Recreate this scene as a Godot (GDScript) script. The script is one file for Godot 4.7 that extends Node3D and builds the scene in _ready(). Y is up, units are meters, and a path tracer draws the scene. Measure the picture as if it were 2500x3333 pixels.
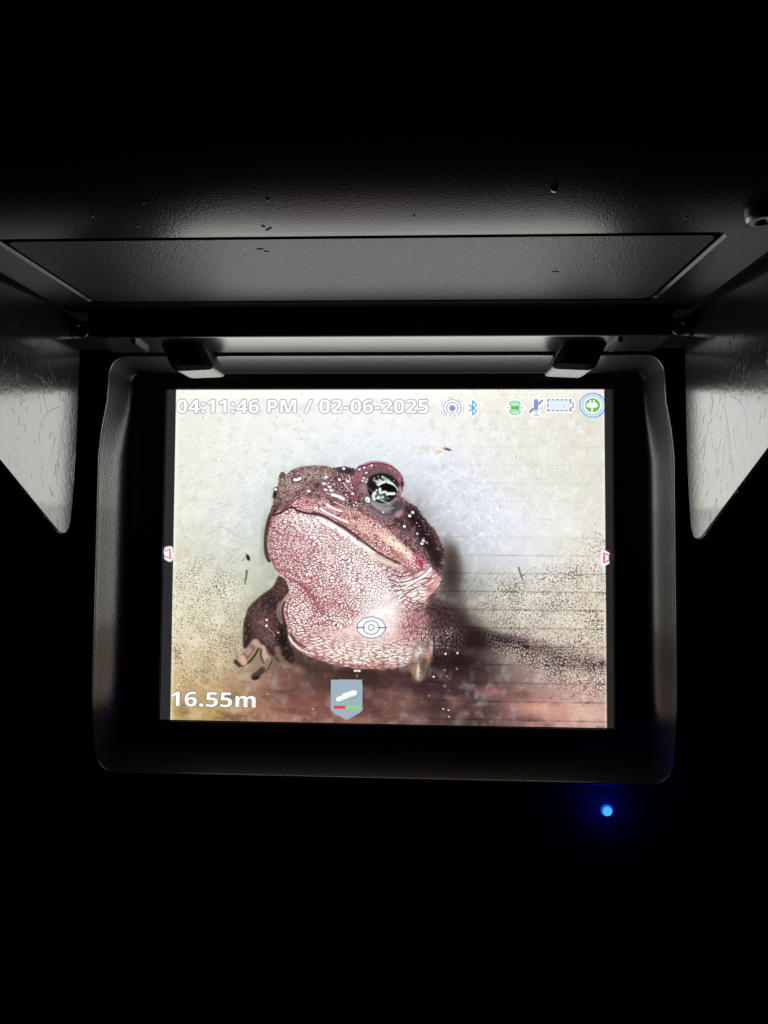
extends Node3D

const UP := 0.19        # the middle of the screen above the monitor's foot
var plastic: StandardMaterial3D
var gloss: StandardMaterial3D
var flap_skin: StandardMaterial3D
var panel_skin: StandardMaterial3D
var black: StandardMaterial3D
var frame_skin: StandardMaterial3D


func _ready() -> void:
	# camera: a phone held close in front of the screen
	var camera := Camera3D.new()
	camera.name = "camera"
	camera.fov = 70.0
	camera.near = 0.01
	camera.far = 20.0
	camera.transform = Transform3D(Basis(Vector3(0.99903, 0.00848, -0.04311), Vector3(-0.00649, 0.99892, 0.04598), Vector3(0.04345, -0.04565, 0.99801)), Vector3(0.01078, 0.00346 + UP, 0.27101))
	add_child(camera)
	camera.current = true
	# a dark place at night
	var around := WorldEnvironment.new()
	around.name = "environment"
	var e := Environment.new()
	e.background_mode = Environment.BG_COLOR
	e.background_color = Color(0.035, 0.042, 0.05)
	e.tonemap_mode = Environment.TONE_MAPPER_LINEAR
	e.tonemap_exposure = 1.0
	e.sdfgi_enabled = true
	e.ssao_enabled = true
	e.ssil_enabled = true
	around.environment = e
	add_child(around)

	make_materials()
	var table := MeshInstance3D.new()
	table.name = "ground"
	var sheet := PlaneMesh.new()
	sheet.size = Vector2(6, 6)
	table.mesh = sheet
	var dark := StandardMaterial3D.new()
	dark.albedo_color = Color(0.12, 0.12, 0.13)
	dark.roughness = 0.9
	table.material_override = dark
	table.set_meta("kind", "structure")
	add_child(table)

	var monitor := Node3D.new()
	monitor.name = "inspection_monitor"
	monitor.set_meta("label", "black pipe inspection monitor with hood raised and a toad on its lit screen")
	monitor.set_meta("category", "monitor")
	add_child(monitor)
	make_housing(monitor)
	make_screen(monitor)
	make_hood(monitor)
	make_flaps(monitor)
	make_indicator(monitor)
	make_crumbs()


# ---------------------------------------------------------------- materials
func grain_texture(seed_: int, size: int, frequency: float, strength: float, octaves := 4) -> ImageTexture:
	var f := noise(seed_, frequency, octaves)
	var im := f.get_seamless_image(size, size)
	im.convert(Image.FORMAT_RGBA8)
	im.bump_map_to_normal_map(strength)
	return ImageTexture.create_from_image(im)


func make_materials() -> void:
	var fine := grain_texture(201, 512, 0.06, 3.0)
	var leather := grain_texture(203, 512, 0.035, 5.0, 3)
	black = StandardMaterial3D.new()
	black.albedo_color = Color(0.1, 0.1, 0.105)
	black.roughness = 0.7
	plastic = StandardMaterial3D.new()
	plastic.albedo_color = Color(0.09, 0.09, 0.093)
	plastic.roughness = 0.27
	plastic.normal_enabled = true
	plastic.normal_texture = leather
	plastic.normal_scale = 0.22
	plastic.uv1_triplanar = true
	plastic.uv1_scale = Vector3.ONE * 60.0
	plastic.metallic_specular = 0.22
	gloss = plastic.duplicate()
	gloss.metallic_specular = 0.62
	gloss.roughness = 0.3
	gloss.normal_texture = fine
	gloss.normal_scale = 0.15
	frame_skin = plastic.duplicate()
	frame_skin.roughness = 0.24
	frame_skin.metallic_specular = 0.66
	frame_skin.albedo_color = Color(0.22, 0.218, 0.214)
	panel_skin = plastic.duplicate()
	panel_skin.albedo_color = Color(0.1, 0.1, 0.1)
	panel_skin.metallic_specular = 0.31
	panel_skin.roughness = 0.5
	panel_skin.normal_texture = leather
	panel_skin.normal_scale = 0.5
	panel_skin.uv1_scale = Vector3(60, 60, 28)
	flap_skin = StandardMaterial3D.new()
	flap_skin.albedo_color = Color(0.09, 0.09, 0.09)
	flap_skin.roughness = 0.17
	flap_skin.metallic_specular = 0.66
	flap_skin.normal_enabled = true
	flap_skin.normal_texture = scratches()
	flap_skin.normal_scale = 0.27


func scratches() -> ImageTexture:
	# fine scuffs: most run down the flap, some are short nicks
	var n := 1024
	var r := RandomNumberGenerator.new()
	r.seed = 77
	var f := noise(205, 0.05, 4)
	var im := f.get_seamless_image(n, n)
	im.convert(Image.FORMAT_RGBA8)
	for y in n:
		for x in n:
			var v := 0.5 + (im.get_pixel(x, y).r - 0.5) * 0.22
			im.set_pixel(x, y, Color(v, v, v))
	for k in 900:
		var p := Vector2(r.randf() * n, r.randf() * n)
		var long := r.randf() < 0.12
		var t := deg_to_rad(r.randfn(76.0, 14.0))
		var steps := r.randi_range(30, 190) if long else r.randi_range(4, 34)
		var depth := r.randf_range(0.12, 0.4) if long else r.randf_range(0.15, 0.55)
		for s in steps:
			t += r.randfn(0.0, 0.05)
			p += Vector2(cos(t), sin(t))
			var x := posmod(int(p.x), n)
			var y := posmod(int(p.y), n)
			var v := maxf(0.0, im.get_pixel(x, y).r - depth)
			im.set_pixel(x, y, Color(v, v, v))
			if not long:
				im.set_pixel((x + 1) % n, y, Color(v, v, v))
	im.bump_map_to_normal_map(2.5)
	return ImageTexture.create_from_image(im)


# ---------------------------------------------------------------- mesh helpers
func put(called: String, mesh: Mesh, m: Material, parent: Node) -> MeshInstance3D:
	var o := MeshInstance3D.new()
	o.name = called
	o.mesh = mesh
	o.material_override = m
	parent.add_child(o, true)
	return o


func rounded(x0: float, x1: float, y0: float, y1: float, r: float, side := 14, corner := 7) -> PackedVector2Array:
	# counter-clockwise loop that always has the same number of points
	var out := PackedVector2Array()
	var c := [Vector2(x1 - r, y1 - r), Vector2(x0 + r, y1 - r), Vector2(x0 + r, y0 + r), Vector2(x1 - r, y0 + r)]
	for k in 4:
		for s in corner + 1:
			out.append(c[k] + Vector2.from_angle(PI / 2 * (k + float(s) / corner)) * r)
		var a := out[out.size() - 1]
		var b: Vector2 = c[(k + 1) % 4] + Vector2.from_angle(PI / 2 * (k + 1)) * r
		for s in range(1, side):
			out.append(a.lerp(b, float(s) / side))
	return out


func loft(loops: Array, smooth := true, closed := true, st: SurfaceTool = null) -> SurfaceTool:
	if st == null:
		st = SurfaceTool.new()
		st.begin(Mesh.PRIMITIVE_TRIANGLES)
	for k in loops.size() - 1:
		var a: PackedVector3Array = loops[k]
		var b: PackedVector3Array = loops[k + 1]
		var n := a.size()
		st.set_smooth_group(1 if smooth else -1)
		for i in (n if closed else n - 1):
			var j := (i + 1) % n
			for v in [a[i], b[i], b[j], a[i], b[j], a[j]]:
				st.set_uv(Vector2(v.x + v.z, v.y) * 9.0)
				st.add_vertex(v)
	return st


func finish(st: SurfaceTool) -> ArrayMesh:
	st.generate_normals()
	return st.commit()


func lift(loop: PackedVector2Array, z: Callable) -> PackedVector3Array:
	var out := PackedVector3Array()
	for p in loop:
		out.append(Vector3(p.x, p.y + UP, z.call(p)))
	return out


func grown(q: PackedVector2Array, d: float) -> PackedVector2Array:
	# the outline moved outwards by d (counter-clockwise outlines)
	var out := PackedVector2Array()
	var n := q.size()
	for i in n:
		var a := (q[i] - q[(i - 1 + n) % n]).normalized()
		var b := (q[(i + 1) % n] - q[i]).normalized()
		var m := Vector2(a.y + b.y, -a.x - b.x)
		m = m.normalized() / maxf(0.4, sqrt((1.0 + a.dot(b)) / 2.0))
		out.append(q[i] + m * d)
	return out


func slab(q: PackedVector2Array, at: Callable, thick: float, edge: float) -> ArrayMesh:
	# a plate with chamfered edges; at.call(point, height) places it
	var st := SurfaceTool.new()
	st.begin(Mesh.PRIMITIVE_TRIANGLES)
	st.set_smooth_group(-1)
	var area := 0.0
	for i in q.size():
		area += q[i].cross(q[(i + 1) % q.size()])
	if area < 0.0:
		q.reverse()
	var o: Vector3 = at.call(q[0], 0.0)
	var ex: Vector3 = at.call(q[0] + Vector2(0.001, 0), 0.0) - o
	var ey: Vector3 = at.call(q[0] + Vector2(0, 0.001), 0.0) - o
	var eh: Vector3 = at.call(q[0], 0.001) - o
	var turned := ex.cross(ey).dot(eh) < 0.0
	var inner := grown(q, -edge)
	var rings := []
	for g in [[inner, 0.0], [q, edge], [q, thick - edge], [inner, thick]]:
		var l := PackedVector3Array()
		for p in g[0]:
			l.append(at.call(p, g[1]))
		if turned:
			l.reverse()
		rings.append(l)
	loft(rings, false, true, st)
	var cap := Geometry2D.triangulate_polygon(inner)
	for side in 2:
		for k in range(0, cap.size(), 3):
			var c := [inner[cap[k]], inner[cap[k + 1]], inner[cap[k + 2]]]
			var ccw: bool = (c[1] - c[0]).cross(c[2] - c[0]) > 0.0
			# seen from outside the corners must run clockwise
			if (ccw == (side == 1)) != turned:
				c.reverse()
			for p in c:
				var v: Vector3 = at.call(p, thick * side)
				st.set_uv(Vector2(v.x + v.z, v.y) * 9.0)
				st.add_vertex(v)
	return finish(st)


func round_corners(q: PackedVector2Array, radii: Array, n := 6) -> PackedVector2Array:
	var out := PackedVector2Array()
	var c := q.size()
	for i in c:
		var r: float = radii[i]
		if r <= 0.0:
			out.append(q[i])
			continue
		var a := q[i].move_toward(q[(i - 1 + c) % c], r)
		var b := q[i].move_toward(q[(i + 1) % c], r)
		for s in n + 1:
			var t := float(s) / n
			out.append(a.lerp(q[i], t).lerp(q[i].lerp(b, t), t))
	return out


# ---------------------------------------------------------------- the monitor
func rim_z(y: float) -> float:
	return lerpf(0.0120, 0.0137, smoothstep(0.03, 0.0705, y)) - 0.005 * smoothstep(-0.05, -0.079, y)


func edge_h(y: float) -> float:
	return 0.0002 + 0.0004 * smoothstep(-0.082, -0.05, y) * (1.0 - smoothstep(0.04, 0.06, y))


func rim_edge(p: Vector2, part: float) -> float:
	return rim_z(p.y) + edge_h(p.y) * part


func ring_of(g: Array, r: float, z: Callable) -> PackedVector3Array:
	# a loop round the display, a little narrower at the top
	var q := rounded(g[0], g[1], g[2], g[3], r)
	for i in q.size():
		q[i].x = -0.0008 + (q[i].x + 0.0008) * (1.0 - g[4] * smoothstep(0.035, 0.062, q[i].y))
	return lift(q, z)


func make_housing(monitor: Node3D) -> void:
	# the frame: flat border round the display, then a wall that curves up to the rim
	var win := [-0.0838, 0.0830, -0.0622, 0.0619]
	var base := [-0.0955, 0.0932, -0.0680, 0.0668, 0.0]
	var rim := [-0.1037, 0.1006, -0.0788, 0.0706, 0.035]
	var loops := []
	loops.append(lift(rounded(win[0], win[1], win[2], win[3], 0.0004), func(_p): return -0.001))
	loops.append(lift(rounded(win[0], win[1], win[2], win[3], 0.0004), func(_p): return 0.0004))
	loops.append(lift(rounded(win[0] - 0.0002, win[1] + 0.0002, win[2] - 0.0002, win[3] + 0.0002, 0.0005), func(_p): return 0.0006))
	for k in 13:
		var t := k / 12.0
		var g := []
		for n in 5:
			g.append(lerpf(base[n], rim[n], t))
		var rise := pow(t, 2.0)
		loops.append(ring_of(g, lerpf(0.003, 0.0065, t), func(p): return lerpf(0.0007, rim_z(p.y), rise)))
	var wall := loft(loops)
	loft([ring_of(rim, 0.0065, rim_edge.bind(0.0)), ring_of(rim, 0.0065, rim_edge.bind(1.0))], false, true, wall)
	var frame := put("bezel_frame", finish(wall), frame_skin, monitor)
	# rounded rim
	var lip := []
	for k in 7:
		var t := PI * k / 6.0
		var o := 0.0006 - 0.0006 * cos(t)
		var up := 0.0006 * sin(t)
		lip.append(ring_of([rim[0] - o, rim[1] + o, rim[2] - o, rim[3] + o, rim[4]], 0.0065 + o, func(p): return rim_z(p.y) + edge_h(p.y) + up))
	put("rim", finish(loft(lip)), frame_skin, frame)
	# front plate, sides and back of the case
	var o := 0.0012
	var outer := [-0.150, 0.146, -UP + 0.0004, 0.0745, 0.0]
	var shell := [ring_of([rim[0] - o, rim[1] + o, rim[2] - o, rim[3] + o, rim[4]], 0.0065 + o, func(p): return rim_z(p.y) + edge_h(p.y))]
	for g in [[-0.0015, -0.001], [-0.0005, -0.0025], [0.0, -0.004], [0.0, -0.06]]:
		var d: float = g[0]
		var dz: float = g[1]
		shell.append(ring_of([outer[0] - d, outer[1] + d, outer[2] - d, outer[3] + d, 0.0], 0.012, func(p): return rim_z(p.y) + dz))
	var st := loft(shell)
	var back: PackedVector3Array = shell[shell.size() - 1]
	var flat := PackedVector2Array()
	for p in back:
		flat.append(Vector2(p.x, p.y))
	for i in Geometry2D.triangulate_polygon(flat):
		st.add_vertex(back[i])
	put("housing", finish(st), black, monitor)


func make_screen(monitor: Node3D) -> void:
	var screen := MeshInstance3D.new()
	screen.name = "screen"
	var q := QuadMesh.new()
	q.size = Vector2(0.1664, 0.1235)
	screen.mesh = q
	screen.position = Vector3(-0.0004, -0.00005 + UP, 0.0)
	var m := StandardMaterial3D.new()
	m.albedo_color = Color(0.01, 0.01, 0.01)
	m.roughness = 0.5
	m.emission_enabled = true
	m.emission = Color.WHITE
	m.emission_energy_multiplier = 1.15
	m.emission_operator = BaseMaterial3D.EMISSION_OP_MULTIPLY
	m.emission_texture = screen_texture()
	screen.material_override = m
	screen.set_meta("label", "lit display showing a toad in a pipe")
	monitor.add_child(screen)
	# the light that the picture gives: bright wall above, dim floor below
	for g in [[0.0395, 0.044, 0.0076, Color(1.0, 0.99, 0.97)], [-0.006, 0.046, 0.0051, Color(1.0, 0.985, 0.97)], [-0.046, 0.032, 0.0014, Color(1.0, 0.9, 0.85)]]:
		var lamp := AreaLight3D.new()
		lamp.name = "screen_light"
		lamp.area_size = Vector2(0.160, g[1])
		lamp.light_energy = g[2]
		lamp.light_color = g[3]
		lamp.set("area_range", 3.0)
		lamp.set("area_attenuation", 2.0)
		lamp.shadow_enabled = true
		lamp.position = Vector3(0.0, g[0], 0.0012)
		lamp.rotation.y = PI
		screen.add_child(lamp, true)
	# ground edges of the cover glass
	var pale := StandardMaterial3D.new()
	pale.albedo_color = Color(0.5, 0.5, 0.48)
	pale.roughness = 0.4
	for x in [-0.08405, 0.08325]:
		var strip := BoxMesh.new()
		strip.size = Vector3(0.00032, 0.1236, 0.0011)
		var o := put("glass_edge", strip, pale, monitor)
		o.position = Vector3(x, UP, 0.0003)


func lid_y(z: float) -> float:
	# underside of the hood: flat, then rolling up towards the front
	var t := clampf(z - 0.104, 0.0, 0.0515)
	return 0.0813 - 0.048 * z + 0.058 - sqrt(0.058 * 0.058 - t * t) + maxf(0.0, z - 0.155) * 2.0


func make_hood(monitor: Node3D) -> void:
	var x0 := -0.1046
	var x1 := 0.0985
	# underside with an opening for the inset panel
	var hole := [-0.0914, 0.0826, 0.0478, 0.1021]
	var under := func(p: Vector2, h: float) -> Vector3: return Vector3(p.x, lid_y(p.y) + h + UP, p.y)
	var rings := []
	for g in [[hole[0], hole[1], hole[2], hole[3], 0.0032, 0.0033], [hole[0], hole[1], hole[2], hole[3], 0.0032, 0.0006], [hole[0] - 0.0007, hole[1] + 0.0007, hole[2], hole[3], 0.0034, 0.0], [x0 + 0.001, x1 - 0.001, 0.037, 0.1045, 0.0004, 0.0], [x0, x1, 0.036, 0.1045, 0.0004, 0.0008], [x0, x1, 0.036, 0.1045, 0.0004, 0.0035]]:
		var l := PackedVector3Array()
		for p in rounded(g[0], g[1], g[2], g[3], g[4], 24):
			l.append(under.call(p, g[5]))
		rings.append(l)
	var st := loft(rings, false)
	# curled front
	var rows := []
	for k in 25:
		var z := lerpf(0.1045, 0.170, k / 24.0)
		var l := PackedVector3Array()
		var spread := 0.006 * (z - 0.1045) / 0.0855
		for s in 5:
			l.append(under.call(Vector2(lerpf(x0 + 0.001 - spread, x1 - 0.001 + spread, s / 4.0), z), 0.0))
		rows.append(l)
	loft(rows, true, false, st)
	# upper side
	rows = []
	for k in 25:
		var z := lerpf(0.012, 0.170, k / 24.0)
		var l := PackedVector3Array()
		for s in 5:
			l.append(under.call(Vector2(lerpf(x0, x1, s / 4.0), z), 0.0036))
		rows.append(l)
	loft(rows, true, false, st)
	var hood := put("sun_hood", finish(st), plastic, monitor)
	# the inset panel
	var q := rounded(hole[0] + 0.0014, hole[1] - 0.0014, hole[2] + 0.0006, hole[3] - 0.0022, 0.0028)
	put("inset_panel", slab(q, func(p, h): return Vector3(p.x, lid_y(p.y) + 0.0002 + h + UP, p.y), 0.0016, 0.0002), panel_skin, hood)
	# hinge beam along the back
	var beam := round_corners(PackedVector2Array([Vector2(0.0185, 0.0709), Vector2(0.038, 0.0709), Vector2(0.0385, 0.0808), Vector2(0.0185, 0.0822)]), [0.0006, 0.0014, 0.0008, 0.0006])
	put("hinge_beam", slab(beam, func(p, h): return Vector3(-0.0975 + h, p.y + UP, p.x), 0.1895, 0.0006), gloss, hood)
	for x in [-0.0836, 0.0768]:
		var rib := BoxMesh.new()
		rib.size = Vector3(0.0014, 0.0022, 0.0118)
		put("rib", rib, gloss, hood).position = Vector3(x + (0.0007 if x < 0 else -0.0007), 0.0705 + UP, 0.0298)
	# pivot pins at the beam's ends
	for x in [-0.1005, 0.095]:
		var pin := CylinderMesh.new()
		pin.top_radius = 0.0028
		pin.bottom_radius = 0.0028
		pin.height = 0.0062
		pin.radial_segments = 24
		var o := put("pivot_pin", pin, gloss, hood)
		o.position = Vector3(x, 0.0744 + UP, 0.0345)
		o.rotation.z = PI / 2
	# latch bosses near the front corners
	for x in [0.0852]:
		var boss := SurfaceTool.new()
		boss.begin(Mesh.PRIMITIVE_TRIANGLES)
		var circles := []
		for g in [[0.0004, 0.0008], [0.0012, 0.0006], [0.0016, 0.0], [0.0030, 0.0001], [0.0037, 0.0009], [0.0037, 0.0050]]:
			var l := PackedVector3Array()
			for s in 24:
				var d: Vector2 = Vector2.from_angle(TAU * s / 24.0) * float(g[0])
				l.append(Vector3(x + d.x, lid_y(0.113) - 0.0028 + g[1] + UP, 0.113 + d.y))
			circles.append(l)
		loft(circles, true, true, boss)
		put("latch_stud", finish(boss), gloss, hood)
	# the moulded pip in the hood's front part
	var pip := SphereMesh.new()
	pip.radius = 0.0008
	pip.height = 0.0012
	pip.radial_segments = 16
	pip.rings = 8
	put("pip", pip, gloss, hood).position = Vector3(0.0392, lid_y(0.1206) + UP - 0.0001, 0.1206)
	# dust and scuffs on the hood
	var dust := StandardMaterial3D.new()
	dust.albedo_color = Color(0.6, 0.6, 0.58)
	var dark := StandardMaterial3D.new()
	dark.albedo_color = Color(0.05, 0.05, 0.05)
	dark.roughness = 0.8
	for g in [[-0.0620, 0.1135, 0.0003], [-0.0535, 0.1090, 0.00035], [-0.0487, 0.1180, 0.0003], [-0.0215, 0.1185, 0.00035], [0.0700, 0.1100, 0.0003], [0.0100, 0.1120, 0.00025], [-0.0330, 0.0900, 0.0002], [0.0240, 0.0610, 0.0002], [-0.0110, 0.0720, 0.0002], [0.0560, 0.0840, 0.00022]]:
		var bit := SphereMesh.new()
		bit.radius = float(g[2])
		bit.height = float(g[2]) * 1.2
		bit.radial_segments = 8
		bit.rings = 4
		put("dust_speck", bit, dust, hood).position = Vector3(g[0], lid_y(g[1]) + UP - 0.0001, g[1])
	for g in [[-0.0246, 0.1080, 0.0008, 0.9], [-0.0236, 0.1066, 0.0019, -0.75], [-0.0285, 0.0935, 0.0016, 0.1], [-0.0272, 0.0918, 0.0012, 0.3], [0.0480, 0.0745, 0.0018, 0.05]]:
		var mark := BoxMesh.new()
		mark.size = Vector3(g[2], 0.00012, 0.00035)
		var o := put("scuff", mark, dark, hood)
		o.position = Vector3(g[0], lid_y(g[1]) + UP + (0.0001 if g[1] < 0.1021 else -0.0001), g[1])
		o.rotation.y = g[3]
	for x in [-0.0993, 0.0940]:
		var eyelet := TorusMesh.new()
		eyelet.inner_radius = 0.0016
		eyelet.outer_radius = 0.0026
		eyelet.rings = 24
		eyelet.ring_segments = 10
		var o := put("pivot_ring", eyelet, gloss, hood)
		o.position = Vector3(x, 0.0733 + UP, 0.0383)
		o.rotation.x = PI / 2
	var clip_skin := gloss.duplicate()
	clip_skin.albedo_color = Color(0.1, 0.1, 0.1)
	clip_skin.roughness = 0.5
	clip_skin.metallic_specular = 0.36
	# knuckles that reach down over the frame
	for x in [-0.0771, 0.0600]:
		var m := -1.0 if x < 0 else 1.0
		var mid: float = x + (0.0071 if x < 0 else 0.0077)
		var k := round_corners(PackedVector2Array([Vector2(mid - m * 0.0068, 0.0735), Vector2(mid - m * 0.0128, 0.0622), Vector2(mid + m * 0.0016, 0.0616), Vector2(mid + m * 0.0072, 0.0735)]), [0.0, 0.0026, 0.0026, 0.0])
		put("hinge_knuckle", slab(k, func(p, t): return Vector3(p.x, p.y + UP + maxf(0.0, 0.019 - t) * 0.07, 0.012 + t), 0.0190, 0.0018), clip_skin, hood)


func make_flaps(monitor: Node3D) -> void:
	for s in [-1.0, 1.0]:
		var front := Vector2(0.146, 0.0735) if s < 0 else Vector2(0.158, 0.0755)
		var q := round_corners(PackedVector2Array([Vector2(0.0295, 0.0795), Vector2(0.0305, 0.030), Vector2(0.0335, 0.0025), front, front + Vector2(0, 0.004)]), [0.0, 0.01, 0.0105, 0.002, 0.0], 8)
		var x := -0.1035 if s < 0 else 0.0985
		put("side_flap", slab(q, func(p, h): return Vector3(x + s * (0.064 * (p.x - 0.03) + h), p.y + UP, p.x), 0.0022, 0.0005), flap_skin, monitor)


func make_indicator(monitor: Node3D) -> void:
	var at := Vector3(0.0783, -0.0886 + UP, 0.0064)
	var lens := SphereMesh.new()
	lens.radius = 0.0022
	lens.height = 0.0044
	lens.radial_segments = 24
	lens.rings = 12
	var m := StandardMaterial3D.new()
	m.albedo_color = Color(0.05, 0.1, 0.4)
	m.emission_enabled = true
	m.emission = Color(0.03, 0.28, 1.0)
	m.emission_energy_multiplier = 1.25
	var lamp := put("indicator_light", lens, m, monitor)
	lamp.position = at
	var bead := SphereMesh.new()
	bead.radius = 0.0016
	bead.height = 0.0016
	bead.radial_segments = 16
	bead.rings = 8
	var hot := m.duplicate()
	hot.emission = Color(0.27, 0.68, 1.0)
	var core := put("light_core", bead, hot, lamp)
	core.position.z = 0.0017
	core.rotation.x = PI / 2
	var ring := TorusMesh.new()
	ring.inner_radius = 0.0023
	ring.outer_radius = 0.0046
	ring.rings = 24
	ring.ring_segments = 10
	var clear := StandardMaterial3D.new()
	clear.albedo_color = Color(0.3, 0.4, 1.0)
	clear.roughness = 0.5
	var o := put("ring", ring, clear, lamp)
	o.rotation.x = PI / 2
	o.position.z = -0.0006
	var glow := OmniLight3D.new()
	glow.name = "indicator_glow"
	glow.light_color = Color(0.0, 0.08, 1.0)
	glow.light_energy = 0.00022
	glow.light_size = 0.0012
	glow.omni_range = 3.0
	glow.omni_attenuation = 2.0
	glow.shadow_enabled = true
	lamp.add_child(glow)
	glow.position = Vector3(0, 0, 0.0016)


func make_crumbs() -> void:
	var pale := StandardMaterial3D.new()
	pale.albedo_color = Color(0.85, 0.84, 0.8)
	pale.roughness = 0.8
	var r := RandomNumberGenerator.new()
	r.seed = 5
	for g in [[0.0412, 0.0697, 0.0011, 0.00045, "white sliver of grit stuck to the middle of the hood's inset panel"], [0.0788, 0.0701, 0.0006, 0.0005, "tiny pale crumb stuck near the right edge of the hood's inset panel"]]:
		var st := SurfaceTool.new()
		st.begin(Mesh.PRIMITIVE_TRIANGLES)
		var loops := []
		for k in 5:
			var l := PackedVector3Array()
			var w := sin(PI * (k + 0.3) / 4.6)
			for s in 9:
				var t := TAU * s / 9.0
				var j := r.randf_range(0.75, 1.2)
				l.append(Vector3(lerpf(-1, 1, k / 4.0) * g[2], cos(t) * w * 0.0003 * j, sin(t) * w * g[3] * j))
			loops.append(l)
		loft(loops, true, true, st)
		var o := put("crumb", finish(st), pale, self)
		o.position = Vector3(g[0], lid_y(g[1]) + 0.0005 + UP, g[1])
		o.rotation.y = -0.15
		o.set_meta("label", g[4])
		o.set_meta("category", "crumb")


# ---------------------------------------------------------------- the picture on the screen
const TW := 1040
const TH := 772
var red := PackedFloat32Array()
var green := PackedFloat32Array()
var blue := PackedFloat32Array()
var clip := PackedByteArray()      # where the brush may paint; empty: everywhere
var cover := PackedFloat32Array()


func rgb(hex: int) -> Color:
	return Color.hex((hex << 8) | 255)


func lay(i: int, c: Color, a: float) -> void:
	if not clip.is_empty():
		a *= clip[i] / 255.0
	red[i] += (c.r - red[i]) * a
	green[i] += (c.g - green[i]) * a
	blue[i] += (c.b - blue[i]) * a


func blob(p: Array, rx: float, ry: float, deg: float, hex: int, a := 1.0, soft := 1.0) -> void:
	var c := rgb(hex)
	var m := maxf(rx, ry)
	var ca := cos(deg_to_rad(deg))
	var sa := sin(deg_to_rad(deg))
	var px: float = p[0]
	var py: float = p[1]
	for y in range(maxi(0, int(py - m)), mini(TH, int(py + m) + 2)):
		for x in range(maxi(0, int(px - m)), mini(TW, int(px + m) + 2)):
			var dx := x + 0.5 - px
			var dy := y + 0.5 - py
			var u := (dx * ca + dy * sa) / rx
			var v := (dy * ca - dx * sa) / ry
			var d := u * u + v * v
			if d < 1.0:
				var t := minf(1.0, (1.0 - sqrt(d)) / soft)
				lay(y * TW + x, c, a * t * t * (3.0 - 2.0 * t))


func curve(pts: Array, closed := false, steps := 5) -> PackedVector2Array:
	var q := PackedVector2Array()
	for k in range(0, pts.size(), 2):
		q.append(Vector2(pts[k], pts[k + 1]))
	if steps < 2:
		return q
	var n := q.size()
	var out := PackedVector2Array()
	for k in (n if closed else n - 1):
		var a := q[(k - 1 + n) % n] if closed or k > 0 else q[k]
		var d := q[(k + 2) % n] if closed or k + 2 < n else q[(k + 1) % n]
		for s in steps:
			out.append(q[k].cubic_interpolate(q[(k + 1) % n], a, d, float(s) / steps))
	if not closed:
		out.append(q[n - 1])
	return out


func arc(p: Array, rx: float, ry: float, from: float, to: float, n := 24, wobble := 0.0) -> Array:
	var out := []
	for k in n + 1:
		var t := deg_to_rad(lerpf(from, to, float(k) / n))
		var w := 1.0 + wobble * sin(k * 2.3)
		out.append(p[0] + rx * w * cos(t))
		out.append(p[1] + ry * w * sin(t))
	return out


func region(pts: Array, feather := 2.0, smooth := true, rough := 0.0) -> PackedByteArray:
	var q := curve(pts, true, 6 if smooth else 1)
	if rough > 0.0:
		var r := RandomNumberGenerator.new()
		r.seed = 19
		for k in q.size():
			q[k] += Vector2(r.randfn(0.0, rough), r.randfn(0.0, rough))
	var bytes := PackedByteArray()
	bytes.resize(TW * TH)
	var n := q.size()
	for y in TH:
		var cuts := []
		for k in n:
			var a := q[k]
			var b := q[(k + 1) % n]
			if (a.y <= y + 0.5) != (b.y <= y + 0.5):
				cuts.append(a.x + (y + 0.5 - a.y) / (b.y - a.y) * (b.x - a.x))
		cuts.sort()
		for k in range(0, cuts.size() - 1, 2):
			for x in range(maxi(0, int(cuts[k] + 0.5)), mini(TW, int(cuts[k + 1] + 0.5))):
				bytes[y * TW + x] = 255
	return soften(bytes, feather)


func soften(bytes: PackedByteArray, feather: float) -> PackedByteArray:
	if feather <= 1.0:
		return bytes
	var im := Image.create_from_data(TW, TH, false, Image.FORMAT_L8, bytes)
	im.generate_mipmaps()
	im.resize(int(TW / feather), int(TH / feather), Image.INTERPOLATE_TRILINEAR)
	im.clear_mipmaps()
	im.resize(TW, TH, Image.INTERPOLATE_CUBIC)
	return im.get_data()


func fill(hex: int, a := 1.0) -> void:
	var c := rgb(hex)
	for i in TW * TH:
		if clip[i]:
			lay(i, c, a)


func stroke(pts: Array, w0: float, w1: float, hex: int, a := 1.0, soft := 1.0, smooth := true) -> void:
	var q := curve(pts, false, 5 if smooth else 1)
	var c := rgb(hex)
	var touched := PackedInt32Array()
	var n := q.size() - 1
	for k in n:
		var p0 := q[k]
		var d := q[k + 1] - p0
		var l2 := maxf(d.length_squared(), 1e-6)
		var ra := lerpf(w0, w1, float(k) / n) / 2.0
		var rb := lerpf(w0, w1, float(k + 1) / n) / 2.0
		var m := maxf(ra, rb) + soft
		for y in range(maxi(0, int(minf(p0.y, q[k + 1].y) - m)), mini(TH, int(maxf(p0.y, q[k + 1].y) + m) + 1)):
			for x in range(maxi(0, int(minf(p0.x, q[k + 1].x) - m)), mini(TW, int(maxf(p0.x, q[k + 1].x) + m) + 1)):
				var e := Vector2(x + 0.5, y + 0.5) - p0
				var t := clampf(e.dot(d) / l2, 0.0, 1.0)
				var v := clampf((lerpf(ra, rb, t) + soft * 0.5 - (e - d * t).length()) / soft, 0.0, 1.0)
				if v > 0.0:
					var i := y * TW + x
					if cover[i] == 0.0:
						touched.append(i)
					cover[i] = maxf(cover[i], v)
	for i in touched:
		lay(i, c, a * cover[i])
		cover[i] = 0.0


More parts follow.
